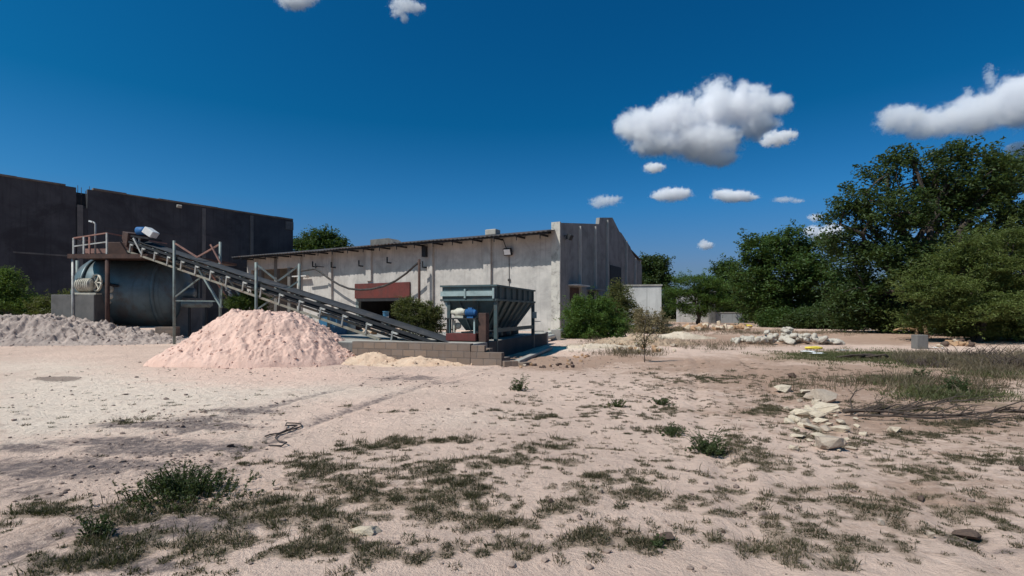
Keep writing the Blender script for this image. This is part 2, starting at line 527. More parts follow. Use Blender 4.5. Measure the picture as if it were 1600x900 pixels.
ground['kind'] = 'structure'
ground['label'] = 'dusty pale dirt yard with worn tracks'

# ------------------------------------------------------------------ heaps of clay
_b = bmesh.new(); bmesh.ops.create_icosphere(_b, subdivisions=1, radius=1); IV = np.array([q_.co[:] for q_ in _b.verts]); IT = np.array([[q_.index for q_ in f_.verts] for f_ in _b.faces]); _b.free()


def heap(name, label, cat, m, cx, cy, rx, ry, height, lump, seed, shape=None, n=150, flat=.15, dome=.95):
    u = np.linspace(-1.15, 1.15, n)
    U, V_ = np.meshgrid(u, u)
    X = cx + U * rx; Y = cy + V_ * ry
    r = np.sqrt(U ** 2 + V_ ** 2) * (1 + .28 * (fbm(U * 1.6 + seed, V_ * 1.6, 3) - .45))
    prof = np.clip((1.0 - r) / (1.0 - flat), 0, 1)
    prof = .8 * prof ** dome + .2 * prof ** 2.2
    if shape is not None:
        prof = prof * shape(U, V_)
    big = (fbm(X * .9 + seed, Y * .9, 3, 1) - .44) * .5
    rid = 1 - np.abs(2 * fbm(X * 2.1 + seed * 3, Y * 2.1, 4, 2) - .94)
    small = (fbm(X * 5 + seed, Y * 5, 3) - .44)
    crack = np.abs(2 * fbm(X * 3.3 + seed, Y * 3.3 + 9, 3, 2) - .88); crack2 = np.abs(2 * fbm(X * 8 + seed, Y * 8 + 3, 2, 1) - .75)
    small = small + .55 * np.minimum(crack, .28) + .35 * np.minimum(crack2, .3) - .18
    Z = height * prof * (1 + .35 * big) + lump * np.minimum(1, prof * 4) * ((rid - .8) * .8 + small * 1.0)
    Z = H(X, Y) + np.where(r < 1.02, Z, 0) - .10 * sstep(.93, 1.05, r) + .0
    i = np.arange(n * n).reshape(n, n)
    q = np.stack([i[:-1, :-1], i[:-1, 1:], i[1:, 1:], i[1:, :-1]], -1).reshape(-1, 4)
    o = fast_mesh(name, np.stack([X.ravel(), Y.ravel(), Z.ravel()], -1) - np.array([cx, cy, 0]), q, m, None, None, True)
    o.location = (cx, cy, 0)
    # crumbs that rolled down the slope and lie about its foot
    ni = int(1100 * rx * ry / 10)
    ra = rng.uniform(0, 2 * np.pi, ni); rr_ = np.sqrt(rng.random(ni)) * 1.02 + np.abs(rng.normal(0, .07, ni)); px_ = np.cos(ra) * rr_; py_ = np.sin(ra) * rr_
    ok = (np.abs(px_) < 1.13) & (np.abs(py_) < 1.13); px_ = px_[ok]; py_ = py_[ok]; ni = len(px_)
    gi = np.clip(((py_ + 1.15) / 2.3 * (n - 1)).astype(int), 0, n - 1); gj = np.clip(((px_ + 1.15) / 2.3 * (n - 1)).astype(int), 0, n - 1)
    X_ = px_ * rx; Y_ = py_ * ry; Z_ = np.maximum(Z[gi, gj], H(cx + X_, cy + Y_))
    sz_ = np.minimum(rng.lognormal(-4.0, .5, ni), .10)
    vv = IV[None] * (1 + rng.normal(0, .2, (ni,) + IV.shape)) * (sz_[:, None, None] * rng.uniform(.7, 1.3, (ni, 1, 3))) + np.stack([X_, Y_, Z_ + sz_ * .25], -1)[:, None]
    tt = (IT[None] + (np.arange(ni) * len(IV))[:, None, None]).reshape(-1, 3)
    cr = fast_mesh('crumbs', vv.reshape(-1, 3), tt, m); cr.parent = o; cr['kind'] = 'stuff'
    return tag(o, label, cat)


heap('clay_heap', 'large pink heap of crumbly clay beside the conveyor', 'heap', M['clay_pink'], -8.25, 17.3, 3.4, 2.7, 1.44, .20, 3.1,
     lambda U, V: np.clip(1.25 - .30 * np.clip(U, 0, 1) ** 1.0 + .1 * np.sin(U * 3), 0, 1.08) * (1 - .12 * np.clip(U, 0, 1)), 300, .34, .8)
heap('clay_heap', 'long low grey-brown clay heap in front of the mill', 'heap', M['clay_grey'], -23.9, 25.6, 8.2, 2.6, 1.22, .42, 8.4,
     lambda U, V: np.clip(1.15 - .45 * sstep(-.05, .45, U), .1, 1), 320, .45, .8)
p = P(668, 560, 15.95)
heap('sand_heap', 'small yellowish sand spill against the block wall', 'heap', M['sand_yellow'], p.x, p.y, 1.9, .75, .21, .10, 5.2, None, 90)
p = P(590, 560, 16.6)
heap('sand_heap', 'low sandy spill between the pink heap and the yellowish spill', 'heap', M['sand_yellow'], p.x, p.y, 1.7, .95, .36, .12, 9.7, None, 90)
p = G(1000, 540)
heap('rubble_heap', 'low brown rubble bank under the dry bushes', 'heap', M['debris'], p.x + .2, p.y + .8, 2.6, 1.2, .40, .35, 2.2, None, 120)
p = G(1062, 528)
heap('sand_heap', 'small whitish dust mound right of the dry bushes', 'heap', M['dust_pale'], p.x, p.y, 2.0, .9, .34, .06, 6.6, None, 60)
p = G(930, 540)
heap('rubble_heap', 'whitish strip of spoil below the green bush', 'heap', M['dust_pale'], p.x, p.y - .6, 2.0, .5, .16, .10, 4.6, None, 60)

# ------------------------------------------------------------------ left building (tall, very dark plaster)
EA = (-24.8, 58.0)


def BL(px, py):
    a = (px - 800) / F
    s = (EA[0] - EA[1] * a) / (.6 - .8 * a)
    Yd = EA[1] - .8 * s
    return -s, EYE + (HZ - py) / F * Yd


bl = thing('factory_block', 'tall dark factory wall with a notch in its parapet', 'building', (EA[0], EA[1], 0), math.atan2(.8, .6))
TOP = 12.0
x0, z0 = BL(119, 295); x1, z1 = BL(137, 322)
mb = MB()
mb.bb(-60, x0, 0, .35, 0, TOP); mb.bb(x0, x1, .05, .33, 0, z1 - .2); mb.bb(x1, -.0, 0, .35, 0, TOP); mb.bb(x0 - .3, x1 + .3, .8, 1.0, 0, TOP - .25)
mb.bb(-.35, 0, .352, 16, 0, TOP - .4); mb.bb(-60, -.36, 15.6, 16, 0, TOP - .5)
build('wall', mb, M['dark_plaster'], bl)
mb = MB(); mb.bb(-60, -.2, .36, 15.5, TOP - 1.6, TOP - 1.4)
build('roof', mb, M['concrete_dark'], bl)
mb = MB(); mb2 = MB()
xa = -60
while xa < -.1:
    xb = min(xa + random.uniform(1.6, 3.4), -.02)
    if not (xb > x0 and xa < x1):
        hh = random.uniform(.10, .2)
        (mb if xb <= x0 else mb2).bb(xa, xb - .004, -.05 - random.uniform(0, .03), .40, TOP + .002, TOP + hh)
    xa = xb
build('coping', mb, M['coping'], bl); build('coping', mb2, M['coping'], bl)
for k_, (xa, xb, za, zb, m_) in enumerate(((-23, -17.6, 6.2, 6.32, 'grey_column'), (-10.9, -5.9, 5.9, 6.0, 'coping'), (-5.5, -.9, 6.3, 6.38, 'coping'), (-17.2, -11.4, 8.9, 8.97, 'dark_plaster'))):
    mb = MB(); mb.bb(xa, xb, -.03, -.003, za, zb); build('string_course', mb, M[m_], bl)
for px in (318, 393):
    mb = MB(); x, z = BL(px, 400)
    mb.bb(x - .16, x + .16, -.12, -.003, 0, TOP - .15)
    build('column', mb, M['grey_column'], bl)
mb = MB(); mb.bb(x0 + .06, (x0 + x1) / 2 + .05, -.1, .045, 0, z1)
build('column', mb, M['grey_column'], bl)
mb = MB(); mb.bb(-.9, -.0, -.10, -.003, TOP - 1.1, TOP - .2)
build('corner_pier', mb, M['grey_column'], bl)
for k in range(5):
    mb = MB(); x = x0 + .15 + k * .27
    mb.tube([(x, .15 + .08 * (k % 2), z1 - .3), (x + random.uniform(-.05, .05), .17, TOP + random.uniform(-.2, .45))], .022, 6)
    build('rebar', mb, M['dark_steel'], bl)
x, z = BL(278, 323)
fl = thing('floodlight', 'small floodlight high on the dark factory wall', 'floodlight', tuple(Matrix.Rotation(bl.rotation_euler.z, 3, 'Z') @ Vector((x, -.02, z)) + Vector((EA[0], EA[1], 0))), bl.rotation_euler.z, None)
mb = MB(); mb.box((0, -.28, 0), (.4, .22, .26), Matrix.Rotation(.5, 3, 'X')); build('housing', mb, M['concrete'], fl, .02)
mb = MB(); mb.bar((0, 0, -.05), (0, -.25, 0), .06); build('bracket', mb, M['dark_steel'], fl)

# ------------------------------------------------------------------ the long shed
CX, CY, CZ = 3.19, 34.0, .30
UX, UY = -.874, .486       # along the long wall towards its far left end
VX, VY = .486, .874        # along the gable


def WL(px, py, off=0.):
    """wall-local (x, z) of a photo pixel on the long wall, 'off' metres in front of it"""
    cx = CX - VX * off; cy = CY - VY * off
    a = (px - 800) / F
    s = (cx - cy * a) / (-UX + UY * a)
    Yd = cy + UY * s
    return -s, EYE + (HZ - py) / F * Yd - CZ


def GL(px, py):
    a = (px - 800) / F
    s = (CY * a - CX) / (VX - VY * a)
    Yd = CY + VY * s
    return s, EYE + (HZ - py) / F * Yd - CZ


shed_rz = math.atan2(-UY, -UX)
SR = Matrix.Rotation(shed_rz, 3, 'Z')


def shed_world(x, y, z):
    return SR @ Vector((x, y, z)) + Vector((CX, CY, CZ))


shed = thing('factory_shed', 'long grey plastered shed with stepped gable and overhanging roof', 'building', (CX, CY, CZ), shed_rz)
L = -WL(386, 400)[0]
WH = 6.62
DEP = 21.4
xo0, zo = WL(392, 421)[0], WL(430, 420)[1]
xo1 = WL(464, 430)[0]
xd0 = WL(557, 443)[0]; xd1 = WL(640, 443)[0]; zd = WL(600, 443)[1]
mb = MB()
mb.bb(-L, xo0, 0, .25, -.5, WH); mb.bb(xo0, xo1, 0, .25, zo, WH); mb.bb(xo1, xd0, 0, .25, -.5, WH)
mb.bb(xd0, xd1, 0, .25, zd, WH); mb.bb(xd1, -.3, 0, .25, -.5, WH)
mb.bb(-L, -L + .25, .252, DEP, -.5, WH); mb.bb(-L, -.3, DEP - .25, DEP, -.5, WH)
build('wall', mb, M['plaster'], shed)
# gable with stepped parapet
pts = [(0, -.5)]
for px, py in ((875, 348), (936, 350), (937, 340), (957, 340), (968, 362), (971, 364), (985, 386), (987, 393), (991, 400), (1003, 414)):
    pts.append(GL(px, py))
pts.append((pts[-1][0], -.5))
GD = pts[-1][0]
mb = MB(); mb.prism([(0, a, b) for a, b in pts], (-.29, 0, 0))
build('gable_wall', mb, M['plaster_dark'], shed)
# corner pier
mb = MB()
xp = WL(863, 400)[0]; zc = GL(875, 348)[1]
mb.bb(xp, .06, -.16, -.003, -.5, zc + .05)
mb.bb(xp - .0, -.31, .0, .6, WH + .002, zc)
build('corner_pier', mb, M['pier'], shed)
# pilasters on the long wall
for px, w in ((470, .35), (518, .35), (674, .5), (763, .6)):
    x = WL(px, 430)[0]
    mb = MB(); mb.bb(x - w / 2, x + w / 2, -.20, -.003, -.5, WH - .05)
    build('pilaster', mb, M['plaster'], shed)
x = WL(578, 430)[0]; mb = MB(); mb.bb(x - .28, x + .28, -.20, -.003, zd + .25, WH - .05); build('pilaster', mb, M['plaster'], shed)
# pilasters of the gable: paler colour adds painted brightness to their sunlit left flanks
for px in (904, 928, 947, 977, 991):
    y, z = GL(px, 430)
    zt = np.interp(y, [p[0] for p in pts[1:-1]], [p[1] for p in pts[1:-1]])
    mb = MB(); mb.bb(.003, .17, y, y + .16, -.5, zt - .2)
    build('pilaster', mb, M['plaster'], shed)
# gable door
y0, zt = GL(953, 414); y1, _ = GL(970, 414)
mb = MB(); mb.bb(.004, .05, y0, y1, -.3, zt); build('door', mb, M['dark_steel'], shed)
# window hoods on the gable and the openings under them
for pa, pb, py in ((888, 909, 446), (917, 935, 453)):
    ya, za = GL(pa, py); yb, _ = GL(pb, py)
    mb = MB(); mb.bb(.004, .65, ya, yb, za, za + .09)
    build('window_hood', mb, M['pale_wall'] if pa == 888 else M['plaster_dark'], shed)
    mb = MB(); mb.bb(.003, .03, ya + .25, yb - .25, za - 1.15, za - .12)
    build('window', mb, M['rust'] if pa == 888 else M['dark_steel'], shed)
# roof: corrugated sheet, two slopes
OV = 1.38
n = int((L + .4) / .09)
rows = [(-OV, WH - .17), (DEP / 2, WH + 2.0), (DEP + .5, WH - .1)]
V_ = []
for yy, zz in rows:
    for i in range(n + 1):
        x = -L - .35 + (L + .05) * i / n
        sag = .06 * math.sin(x * .35) + .03 * math.sin(x * 1.3 + 1) if yy < 0 else 0
        V_.append((x, yy + (random.uniform(-.03, .03) if (i // 8) % 2 and yy < 0 else 0), zz + .03 * math.cos(i * math.pi * .5) + .12 + sag * .5))
ii = np.arange(3 * (n + 1)).reshape(3, n + 1)
Qr = np.stack([ii[:-1, :-1], ii[:-1, 1:], ii[1:, 1:], ii[1:, :-1]], -1).reshape(-1, 4)
ro = fast_mesh('roof', np.array(V_), Qr, M['roof_sheet'])
ro.parent = shed
md = ro.modifiers.new('solidify', 'SOLIDIFY'); md.thickness = .05
mb = MB()
mb.bb(-L - .3, -.35, -OV + .15, -OV + .25, WH - .23, WH - .1)
mb.bb(-L - .3, -.35, -.12, -.004, WH - .05, WH + .1)
build('eave_beam', mb, M['dark_steel'], shed)
for k in range(19):
    x = -.9 - k * 1.75
    if x < -L: break
    mb = MB(); mb.bar((x, -OV + .1, WH - .22), (x, -.004, WH - .2), .09, .12)
    mb.bar((x, -OV + .2, WH - .25), (x, -OV + .2, WH - .5), .05)
    build('eave_bracket', mb, M['dark_steel'], shed)
# roof vents
x, z = WL(590, 380)
mb = MB(); mb.prism([(x - 1.7, .9, WH + .1), (x - 1.7, .9, WH + .85), (x + .3, .9, WH + .85), (x + .9, .9, WH + .5), (x + .9, .9, WH + .1)], (0, 1.3, 0))
build('roof_vent', mb, M['concrete_dark'], shed, .015)
x, z = WL(768, 362)
mb = MB(); mb.bb(x - .5, x + .4, -.1, .6, WH + .2, WH + .62); build('roof_vent', mb, M['concrete'], shed, .06)
# door parts
mb = MB(); zb = WL(600, 467)[1]
mb.bb(xd0 - .1, xd1 + .1, -.12, -.003, zb + (zd - zb) * .05, zd + .05)
ds = build('shutter_box', mb, M['red_paint'], shed, .02)
mb = MB(); mb.bb(xd0 + .15, xd1 - .15, -.10, -.05, zb - .18, zb + (zd - zb) * .04); build('shutter_slat', mb, M['dark_steel'], ds)
for xa_, xb_ in ((xd0 - .02, xd0 + .32), (xd1 - .2, xd1)):
    mb = MB(); mb.bb(xa_, xb_, -.06, .2, -.3, zb); build('door_jamb', mb, M['steel_green'], shed)
# dark interior: back partition close to the openings so they read deep
mb = MB(); mb.bb(-L + .3, -.4, 7.0, 7.2, -.5, WH); build('partition', mb, M['dark_plaster'], shed)
# columns of the open left bay
for px in (407, 431, 452):
    x = WL(px, 430)[0]
    mb = MB(); mb.bb(x - .2, x + .2, -.05, .28, -.5, zo + .0 if px != 431 else WH - .05); build('column', mb, M['concrete_dark'], shed)
x0_, z0_ = WL(464, 432); x1_, _ = WL(486, 432)
mb = MB(); mb.bb(x0_, x1_, -.55, -.205, z0_ - .08, z0_ + .02); build('ledge', mb, M['pale_wall'], shed)
# brackets on the wall (small dark fixings)
for px, py in ((495, 417), (524, 418), (567, 416), (611, 411), (668, 398), (666, 418)):
    x, z = WL(px, py)
    mb = MB(); mb.bar((x, -.004, z), (x, -.45, z), .09); mb.bar((x, -.45, z - .05), (x, -.45, z + .45), .08)
    if px == 668: mb.box((x, -.3, z + .2), (.35, .4, .8))
    build('wall_bracket', mb, M['dark_steel'], shed)
# conduit below the floodlight
x, z = WL(796, 394)
mb = MB(); mb.tube([(x - .02, -.03, z - .1), (x, -.03, z - 3.0)], .022, 6); mb.tube([(x - .5, -.03, WH - .2), (x - .3, -.03, z + .4), (x, -.03, z)], .02, 6)
mb.box((x, -.06, z - 1.35 - .6), (.16, .1, .16))
build('conduit', mb, M['hose'], shed)
w = shed_world(x, -.02, z)
fl = thing('floodlight', 'square floodlight under the eave of the grey shed', 'floodlight', w, shed_rz)
mb = MB(); mb.box((0, -.22, 0), (.62, .2, .5), Matrix.Rotation(.35, 3, 'X')); build('housing', mb, M['dark_steel'], fl, .02)
mb = MB(); mb.box((0, -.325, -.03), (.5, .02, .38), Matrix.Rotation(.35, 3, 'X')); build('lamp_glass', mb, M['white_paint'], fl)
mb = MB(); mb.bar((0, 0, -.1), (0, -.2, 0), .08); build('bracket', mb, M['dark_steel'], fl)
y, z = GL(881, 371)
w = shed_world(.02, y, z)
fl = thing('floodlight', 'dark floodlight on the gable corner near its top', 'floodlight', w, shed_rz + D(90))
mb = MB(); mb.box((0, -.4, 0), (.5, .3, .36), Matrix.Rotation(.5, 3, 'X')); build('housing', mb, M['dark_steel'], fl, .02)
mb = MB(); mb.bar((0, 0, .1), (0, -.4, .1), .06); mb.bar((.2, 0, -.1), (.2, -.4, .0), .04); build('bracket', mb, M['dark_steel'], fl)

# annex in front of the gable
ya, za = GL(974, 444)
qa = P(973, 445, 36)
an = thing('annex', 'small pale flat-roofed annex beside the gable', 'building', (qa.x, qa.y, CZ), D(-12))
zt = qa.z - CZ - .1
AW = 2.62
mb = MB(); mb.bb(0, AW, 0, .2, -.5, zt); mb.bb(AW - .2, AW, .202, 3.5, -.5, zt - .02); mb.bb(0, .2, .202, 3.5, -.5, zt - .02); mb.bb(.2, AW - .2, 3.3, 3.5, -.5, zt - .02)
build('wall', mb, M['pale_wall'], an)
mb = MB(); mb.bb(-.05, AW + .06, -.06, 3.56, zt + .002, zt + .1); build('roof', mb, M['concrete'], an)

# hanging hose and its post
HO = 1.0
hp = []
for px, py in ((466, 424), (480, 422), (492, 420), (500, 425), (515, 436), (530, 445), (545, 451), (562, 453), (580, 452), (600, 447), (618, 439), (635, 427), (648, 415), (654, 410)):
    x, z = WL(px, py, HO); hp.append(shed_world(x, -HO, z))
hs = thing('hose', 'thick dark hose sagging along the shed wall above the red door', 'hose', (hp[-1].x, hp[-1].y, .3))
mb = MB(); mb.tube(hp, .085, 8); build('tube', mb, M['hose'], hs, world=True)
x, z = WL(493, 416, HO)
mb = MB(); q = shed_world(x, -HO, z); mb.bar(q + Vector((0, 0, -.35)), q + Vector((0, 0, .25)), .08); mb.bar(q, shed_world(x, -.1, z), .06); build('hanger', mb, M['dark_steel'], hs, world=True)
x, z = WL(655, 405, HO)
ps = thing('post', 'slim dark steel post carrying the hose in front of the shed', 'post', shed_world(x, -HO, 0), 0)
mb = MB(); q = shed_world(x, -HO, z); mb.tube([Vector((q.x, q.y, .2)), q], .10, 8); build('shaft', mb, M['rust'], ps, world=True)
mb = MB(); mb.bar(q + Vector((-.25, .1, -.3)), q + Vector((.1, 0, -.3)), .09); build('hook', mb, M['dark_steel'], ps, world=True)

# ------------------------------------------------------------------ loading platform with block front
GA = math.atan2(-.316, .949)      # local x along its front, to the right
gw = Vector((-.949, .316, 0)); gb = Vector((.316, .949, 0))
B0 = Vector((-1.25, 15.48, 0))
PT = .63
pf = thing('platform', 'low dusty concrete platform under the conveyor foot and hopper', 'platform', B0, GA)
mb = MB(); mb.bb(-8.6, 0, .21, 9.0, -.3, PT); build('slab', mb, M['concrete'], pf, .03)
mb = MB(); mb.bb(.003, .05, 1.4, 9.0, -.3, PT - .004); build('side_shade', mb, M['shaded_side'], pf)  # panel added to paint the platform side's shade in dark colour
bw = thing('block_wall', 'low wall of bare concrete blocks stepping down at its right end', 'wall', B0, GA)
mb = MB()
mb.bb(-4.2, -.0, -.02, .205, -.3, PT + .02); mb.bb(.002, 1.0, -.02, .22, -.3, .40); mb.bb(.78, 1.0, .222, .8, -.3, .22)
build('courses', mb, M['blocks'], bw, .012)
mb = MB(); mb.bb(-8.6, -4.202, -.0, .205, -.3, PT - .03); build('plinth', mb, M['concrete_dark'], bw, .02)


def loc_block(x, y, z, rz, label, dims=(.42, .2, .2), m='blocks', name='concrete_block', grp='loose concrete blocks by the hopper'):
    w_ = Matrix.Rotation(GA, 3, 'Z') @ Vector((x, y, 0)) + B0
    mb = MB(); mb.box((0, 0, dims[2] / 2), dims)
    o = build(name, mb, M[m], None, .012); o.location = (w_.x, w_.y, z); o.rotation_euler = (0, 0, GA + rz)
    return tag(o, label, 'block', grp)


loc_block(.22, .1, .402, .12, 'loose concrete block lying on the wall end below the hopper')
loc_block(1.3, -.1, -.02, .6, 'tilted block on the ground at the corner of the block wall')
loc_block(.32, .42, .30, -.2, 'block half hidden behind the step of the block wall')
loc_block(1.55, .5, -.03, 1.2, 'flat block beside the pale kerb right of the hopper', (.4, .24, .12))
kb = thing('kerb', 'thin pale kerb on the red-brown ground below the hopper', 'kerb', (.15, 16.4, 0))
mb = MB(); mb.bar((.15, 16.2, .03), (1.55, 21.0, .14), .22, .10); build('strip', mb, M['concrete'], kb, .02, world=True)
eb = MB(); eb.box((0, 0, .3), (.55, .5, .75)); o = build('wall_end', eb, M['concrete'], pf, .03); o.location = (-.28, 9.24, 0)

# ------------------------------------------------------------------ hopper
HR = Vector((-.55, 17.5, 0))
hop = thing('hopper', 'teal steel feed hopper with ribbed sides on legs', 'hopper', HR, GA)
HW, HL_ = 2.02, 4.7     # width along the front (towards local -x), length back (local +y)
ZT = 2.52; ZV = 2.03; ZO = .95
# plates
mb = MB()
def ring(x0, x1, y0, y1, z): return [(x0, y0, z), (x1, y0, z), (x1, y1, z), (x0, y1, z)]
r0 = ring(-HW, 0, 0, HL_, ZT); r1 = ring(-HW, 0, 0, HL_, ZV); r2 = ring(-HW / 2 - .35, -HW / 2 + .35, .55, HL_ - .55, ZO)
mb.add(r0 + r1 + r2, [(0, 1, 5, 4), (1, 2, 6, 5), (2, 3, 7, 6), (3, 0, 4, 7), (4, 5, 9, 8), (5, 6, 10, 9), (6, 7, 11, 10), (7, 4, 8, 11)])
o = build('bin', mb, M['teal'], hop); md = o.modifiers.new('solidify', 'SOLIDIFY'); md.thickness = .012
mb = MB()
for a, b_ in (((-HW - .06, -.02, ZT), (.06, -.02, ZT)), ((.02, -.06, ZT), (.02, HL_ + .06, ZT)), ((-HW - .02, -.06, ZT), (-HW - .02, HL_ + .06, ZT)), ((-HW - .06, HL_ + .02, ZT), (.06, HL_ + .02, ZT))):
    mb.bar(a, b_, .09, .06)
build('rim', mb, M['teal'], hop)
mb = MB(); mb.bar((-HW - .03, -.055, ZT - .27), (-.04, -.055, ZT - .27), .08, .17); mb.box((-.06, -.07, ZT - .27), (.06, .1, .36)); mb.box((-HW * .55, -.07, ZT - .27), (.06, .1, .32))
build('front_band', mb, M['teal_pale'], hop)
mb = MB(); mb.bar((-HW - .05, -.05, ZV + .0), (.05, -.05, ZV), .06, .07); mb.bar((.05, -.05, ZV), (.05, HL_, ZV), .06, .07); build('lower_band', mb, M['teal'], hop)
for k in range(7):
    y = .25 + k * (HL_ - .5) / 6
    mb = MB(); mb.bar((.035, y, ZT - .04), (.035, y, ZV + .04), .05, .07)
    t = (y / HL_); yb = .55 + t * (HL_ - 1.1)
    mb.bar((.03, y, ZV - .04), (-HW / 2 + .38, yb, ZO), .06, .08)
    build('rib', mb, M['teal'], hop)
for k in range(2):
    x = -HW * (.33 + .34 * k)
    mb = MB(); mb.bar((x, -.03, ZV - .04), (-HW / 2 + (x + HW / 2) * .35, .52, ZO), .05, .06); build('rib', mb, M['teal'], hop)
for (x, y, zb) in ((-.02, .06, -.05), (-.02, HL_ - .06, -.05), (-HW + .24, .06, PT), (-HW + .24, HL_ - .06, PT)):
    mb = MB(); mb.bar((x, y, zb), (x, y, ZV), .12, .12)
    mb.box((x, y, zb + .015), (.24, .24, .03)); build('leg', mb, M['teal'], hop)
# gussets at the leg tops
mb = MB()
mb.prism([(-HW - .0, .03, ZV), (-HW + .2, .03, ZV), (-HW + .2, .03, ZV - .34)], (0, .05, 0))
mb.prism([(.03, HL_ - .03, ZV), (-.1, HL_ - .03, ZV), (-.1, HL_ - .03, ZV - .3)], (0, -.05, 0))
build('gusset', mb, M['teal_pale'], hop)
mb = MB(); mb.bar((-.02, .1, .98), (-.02, HL_ - .1, .98), .08, .14); build('side_beam', mb, M['teal'], hop)
mb = MB(); mb.bb(-HW / 2 - .42, -HW / 2 + .42, .3, HL_ - .3, ZO - .28, ZO - .04); build('feeder_trough', mb, M['dark_steel'], hop)
for y in (.9, 1.9, 2.9, 3.8):
    mb = MB(); mb.tube([(-.45, y, .78), (-HW + .42, y, .78)], .09, 10); build('roller', mb, M['teal'], hop)
mb = MB()
mb.bb(.0, .16, HL_ - .25, HL_ - .1, 1.35, 1.62); mb.bb(.0, .28, HL_ - .1, HL_ + .1, 1.2, 1.23); build('side_bracket', mb, M['teal_pale'], hop)
# geared drive on its own frame, in front of the hopper
Dv = Vector((-1.62, 17.05, PT))
dr = thing('gear_drive', 'blue motor with pale gearbox on a red-based steel frame', 'motor', Dv, GA)
mb = MB(); mb.bb(-.55, .52, -.2, .32, .03, .27); build('base_beam', mb, M['red_paint'], dr, .01)
for x in (-.5, .46):
    for y in (-.15, .27):
        mb = MB(); mb.bar((x, y, .272), (x, y, .74), .05, .05); build('leg', mb, M['teal_pale'] if x > 0 and y < 0 else M['dark_steel'], dr)
mb = MB(); mb.bb(-.57, .55, -.22, .34, .742, .78); build('tabletop', mb, M['dark_steel'], dr)
mb = MB(); mb.lathe([(.02, -.34), (.07, -.33), (.09, -.2), (.14, -.12), (.15, .02), (.10, .12), (.11, .17), (.02, .175)], (-.12, .05, .97), (1, 0, 0), 20)
mb.bb(-.3, .02, -.08, .18, .782, .86); build('gearbox', mb, M['cream'], dr)
mb = MB(); prof = [(.02, 0), (.15, .005)]
for k in range(10):
    prof += [(.17, .02 + k * .034), (.17, .034 + k * .034), (.15, .036 + k * .034), (.15, .05 + k * .034)]
prof += [(.13, .40), (.12, .44), (.02, .445)]
mb.lathe(prof, (.08, .05, .98), (1, 0, 0), 20); mb.bb(.18, .36, -.03, .13, 1.12, 1.2); mb.bb(.15, .42, -.07, .17, .782, .84)
mo = build('motor', mb, M['motor_blue'], dr); mo.scale = (.82, .82, .82); mo.location = (.02, .01, .14)
mb = MB(); mb.lathe([(.001, -.04), (.11, -.04), (.11, .04), (.001, .04)], (-.2, .0, .52), (0, 1, 0), 18); mb.bb(-.32, -.28, -.1, .0, .3, .7); build('pulley', mb, M['cream'], dr)
mb = MB(); mb.bb(.58, .85, -.1, .2, -.0, .95); build('drive_guard', mb, M['rust'], dr, .02)

# sawhorse, pipes
so = shed_world(*((WL(698, 519, 4)[0],) + (-4, 0)))
st = thing('stool', 'small dark wooden trestle beside the hopper', 'trestle', (P(698, 520, 24).x, 24, .34), .3)
for k in range(3):
    mb = MB(); mb.bar((-.35 + k * .3, -.12, 0), (-.3 + k * .3, 0, .42), .06); mb.bar((-.22 + k * .3, .15, 0), (-.28 + k * .3, 0, .42), .06); build('leg', mb, M['wood'], st)
mb = MB(); mb.bar((-.45, 0, .45), (.45, 0, .45), .16, .07); build('top', mb, M['wood'], st)
for k, (pa, pb, lab) in enumerate((((829, 527), (878, 517), 'pale pipe lying on top behind the hopper'), ((836, 530), (872, 524), 'shorter pale pipe lying under the longer one'))):
    a = P(pa[0], pa[1], 25 - k * .5); b_ = P(pb[0], pb[1], 27.5 - k * .5)
    mb = MB(); mb.tube([a, b_], .12, 10); o = build('pipe', mb, M['pipe']); tag(o, lab, 'pipe', 'pale pipes behind the hopper')
# blocks carrying the pipes
mb = MB(); q = P(842, 531, 25.6); mb.box((0, 0, 0), (.5, .4, .6)); o = build('concrete_block', mb, M['concrete_dark'], None, .02); o.location = (q.x, q.y, float(H(q.x, q.y)) + .25); tag(o, 'dark block under the pale pipes', 'block')
mb = MB(); q = P(868, 527, 26.6); mb.box((0, 0, 0), (.5, .4, .6)); o = build('concrete_block', mb, M['concrete'], None, .02); o.location = (q.x, q.y, float(H(q.x, q.y)) + .25); tag(o, 'block under the far ends of the pale pipes', 'block')

# ------------------------------------------------------------------ conveyor
CA = Vector((-1.95, 16.75, .52)); CB = Vector((-19.9, 27.0, 5.33))
cd = (CB - CA).normalized(); ch = Vector((cd.y, -cd.x, 0)).normalized()
if ch.y > 0: ch = -ch            # towards the camera
cu = ch.cross(cd).normalized()
if cu.z < 0: cu = -cu
CLn = (CB - CA).length
cv = thing('conveyor', 'long inclined belt conveyor climbing to the mill platform', 'conveyor', (CA.x, CA.y, PT), 0)
W2 = .42


def cp(t, s, h):                 # along the belt, sideways (towards camera), up
    return CA + cd * t + ch * s + cu * h


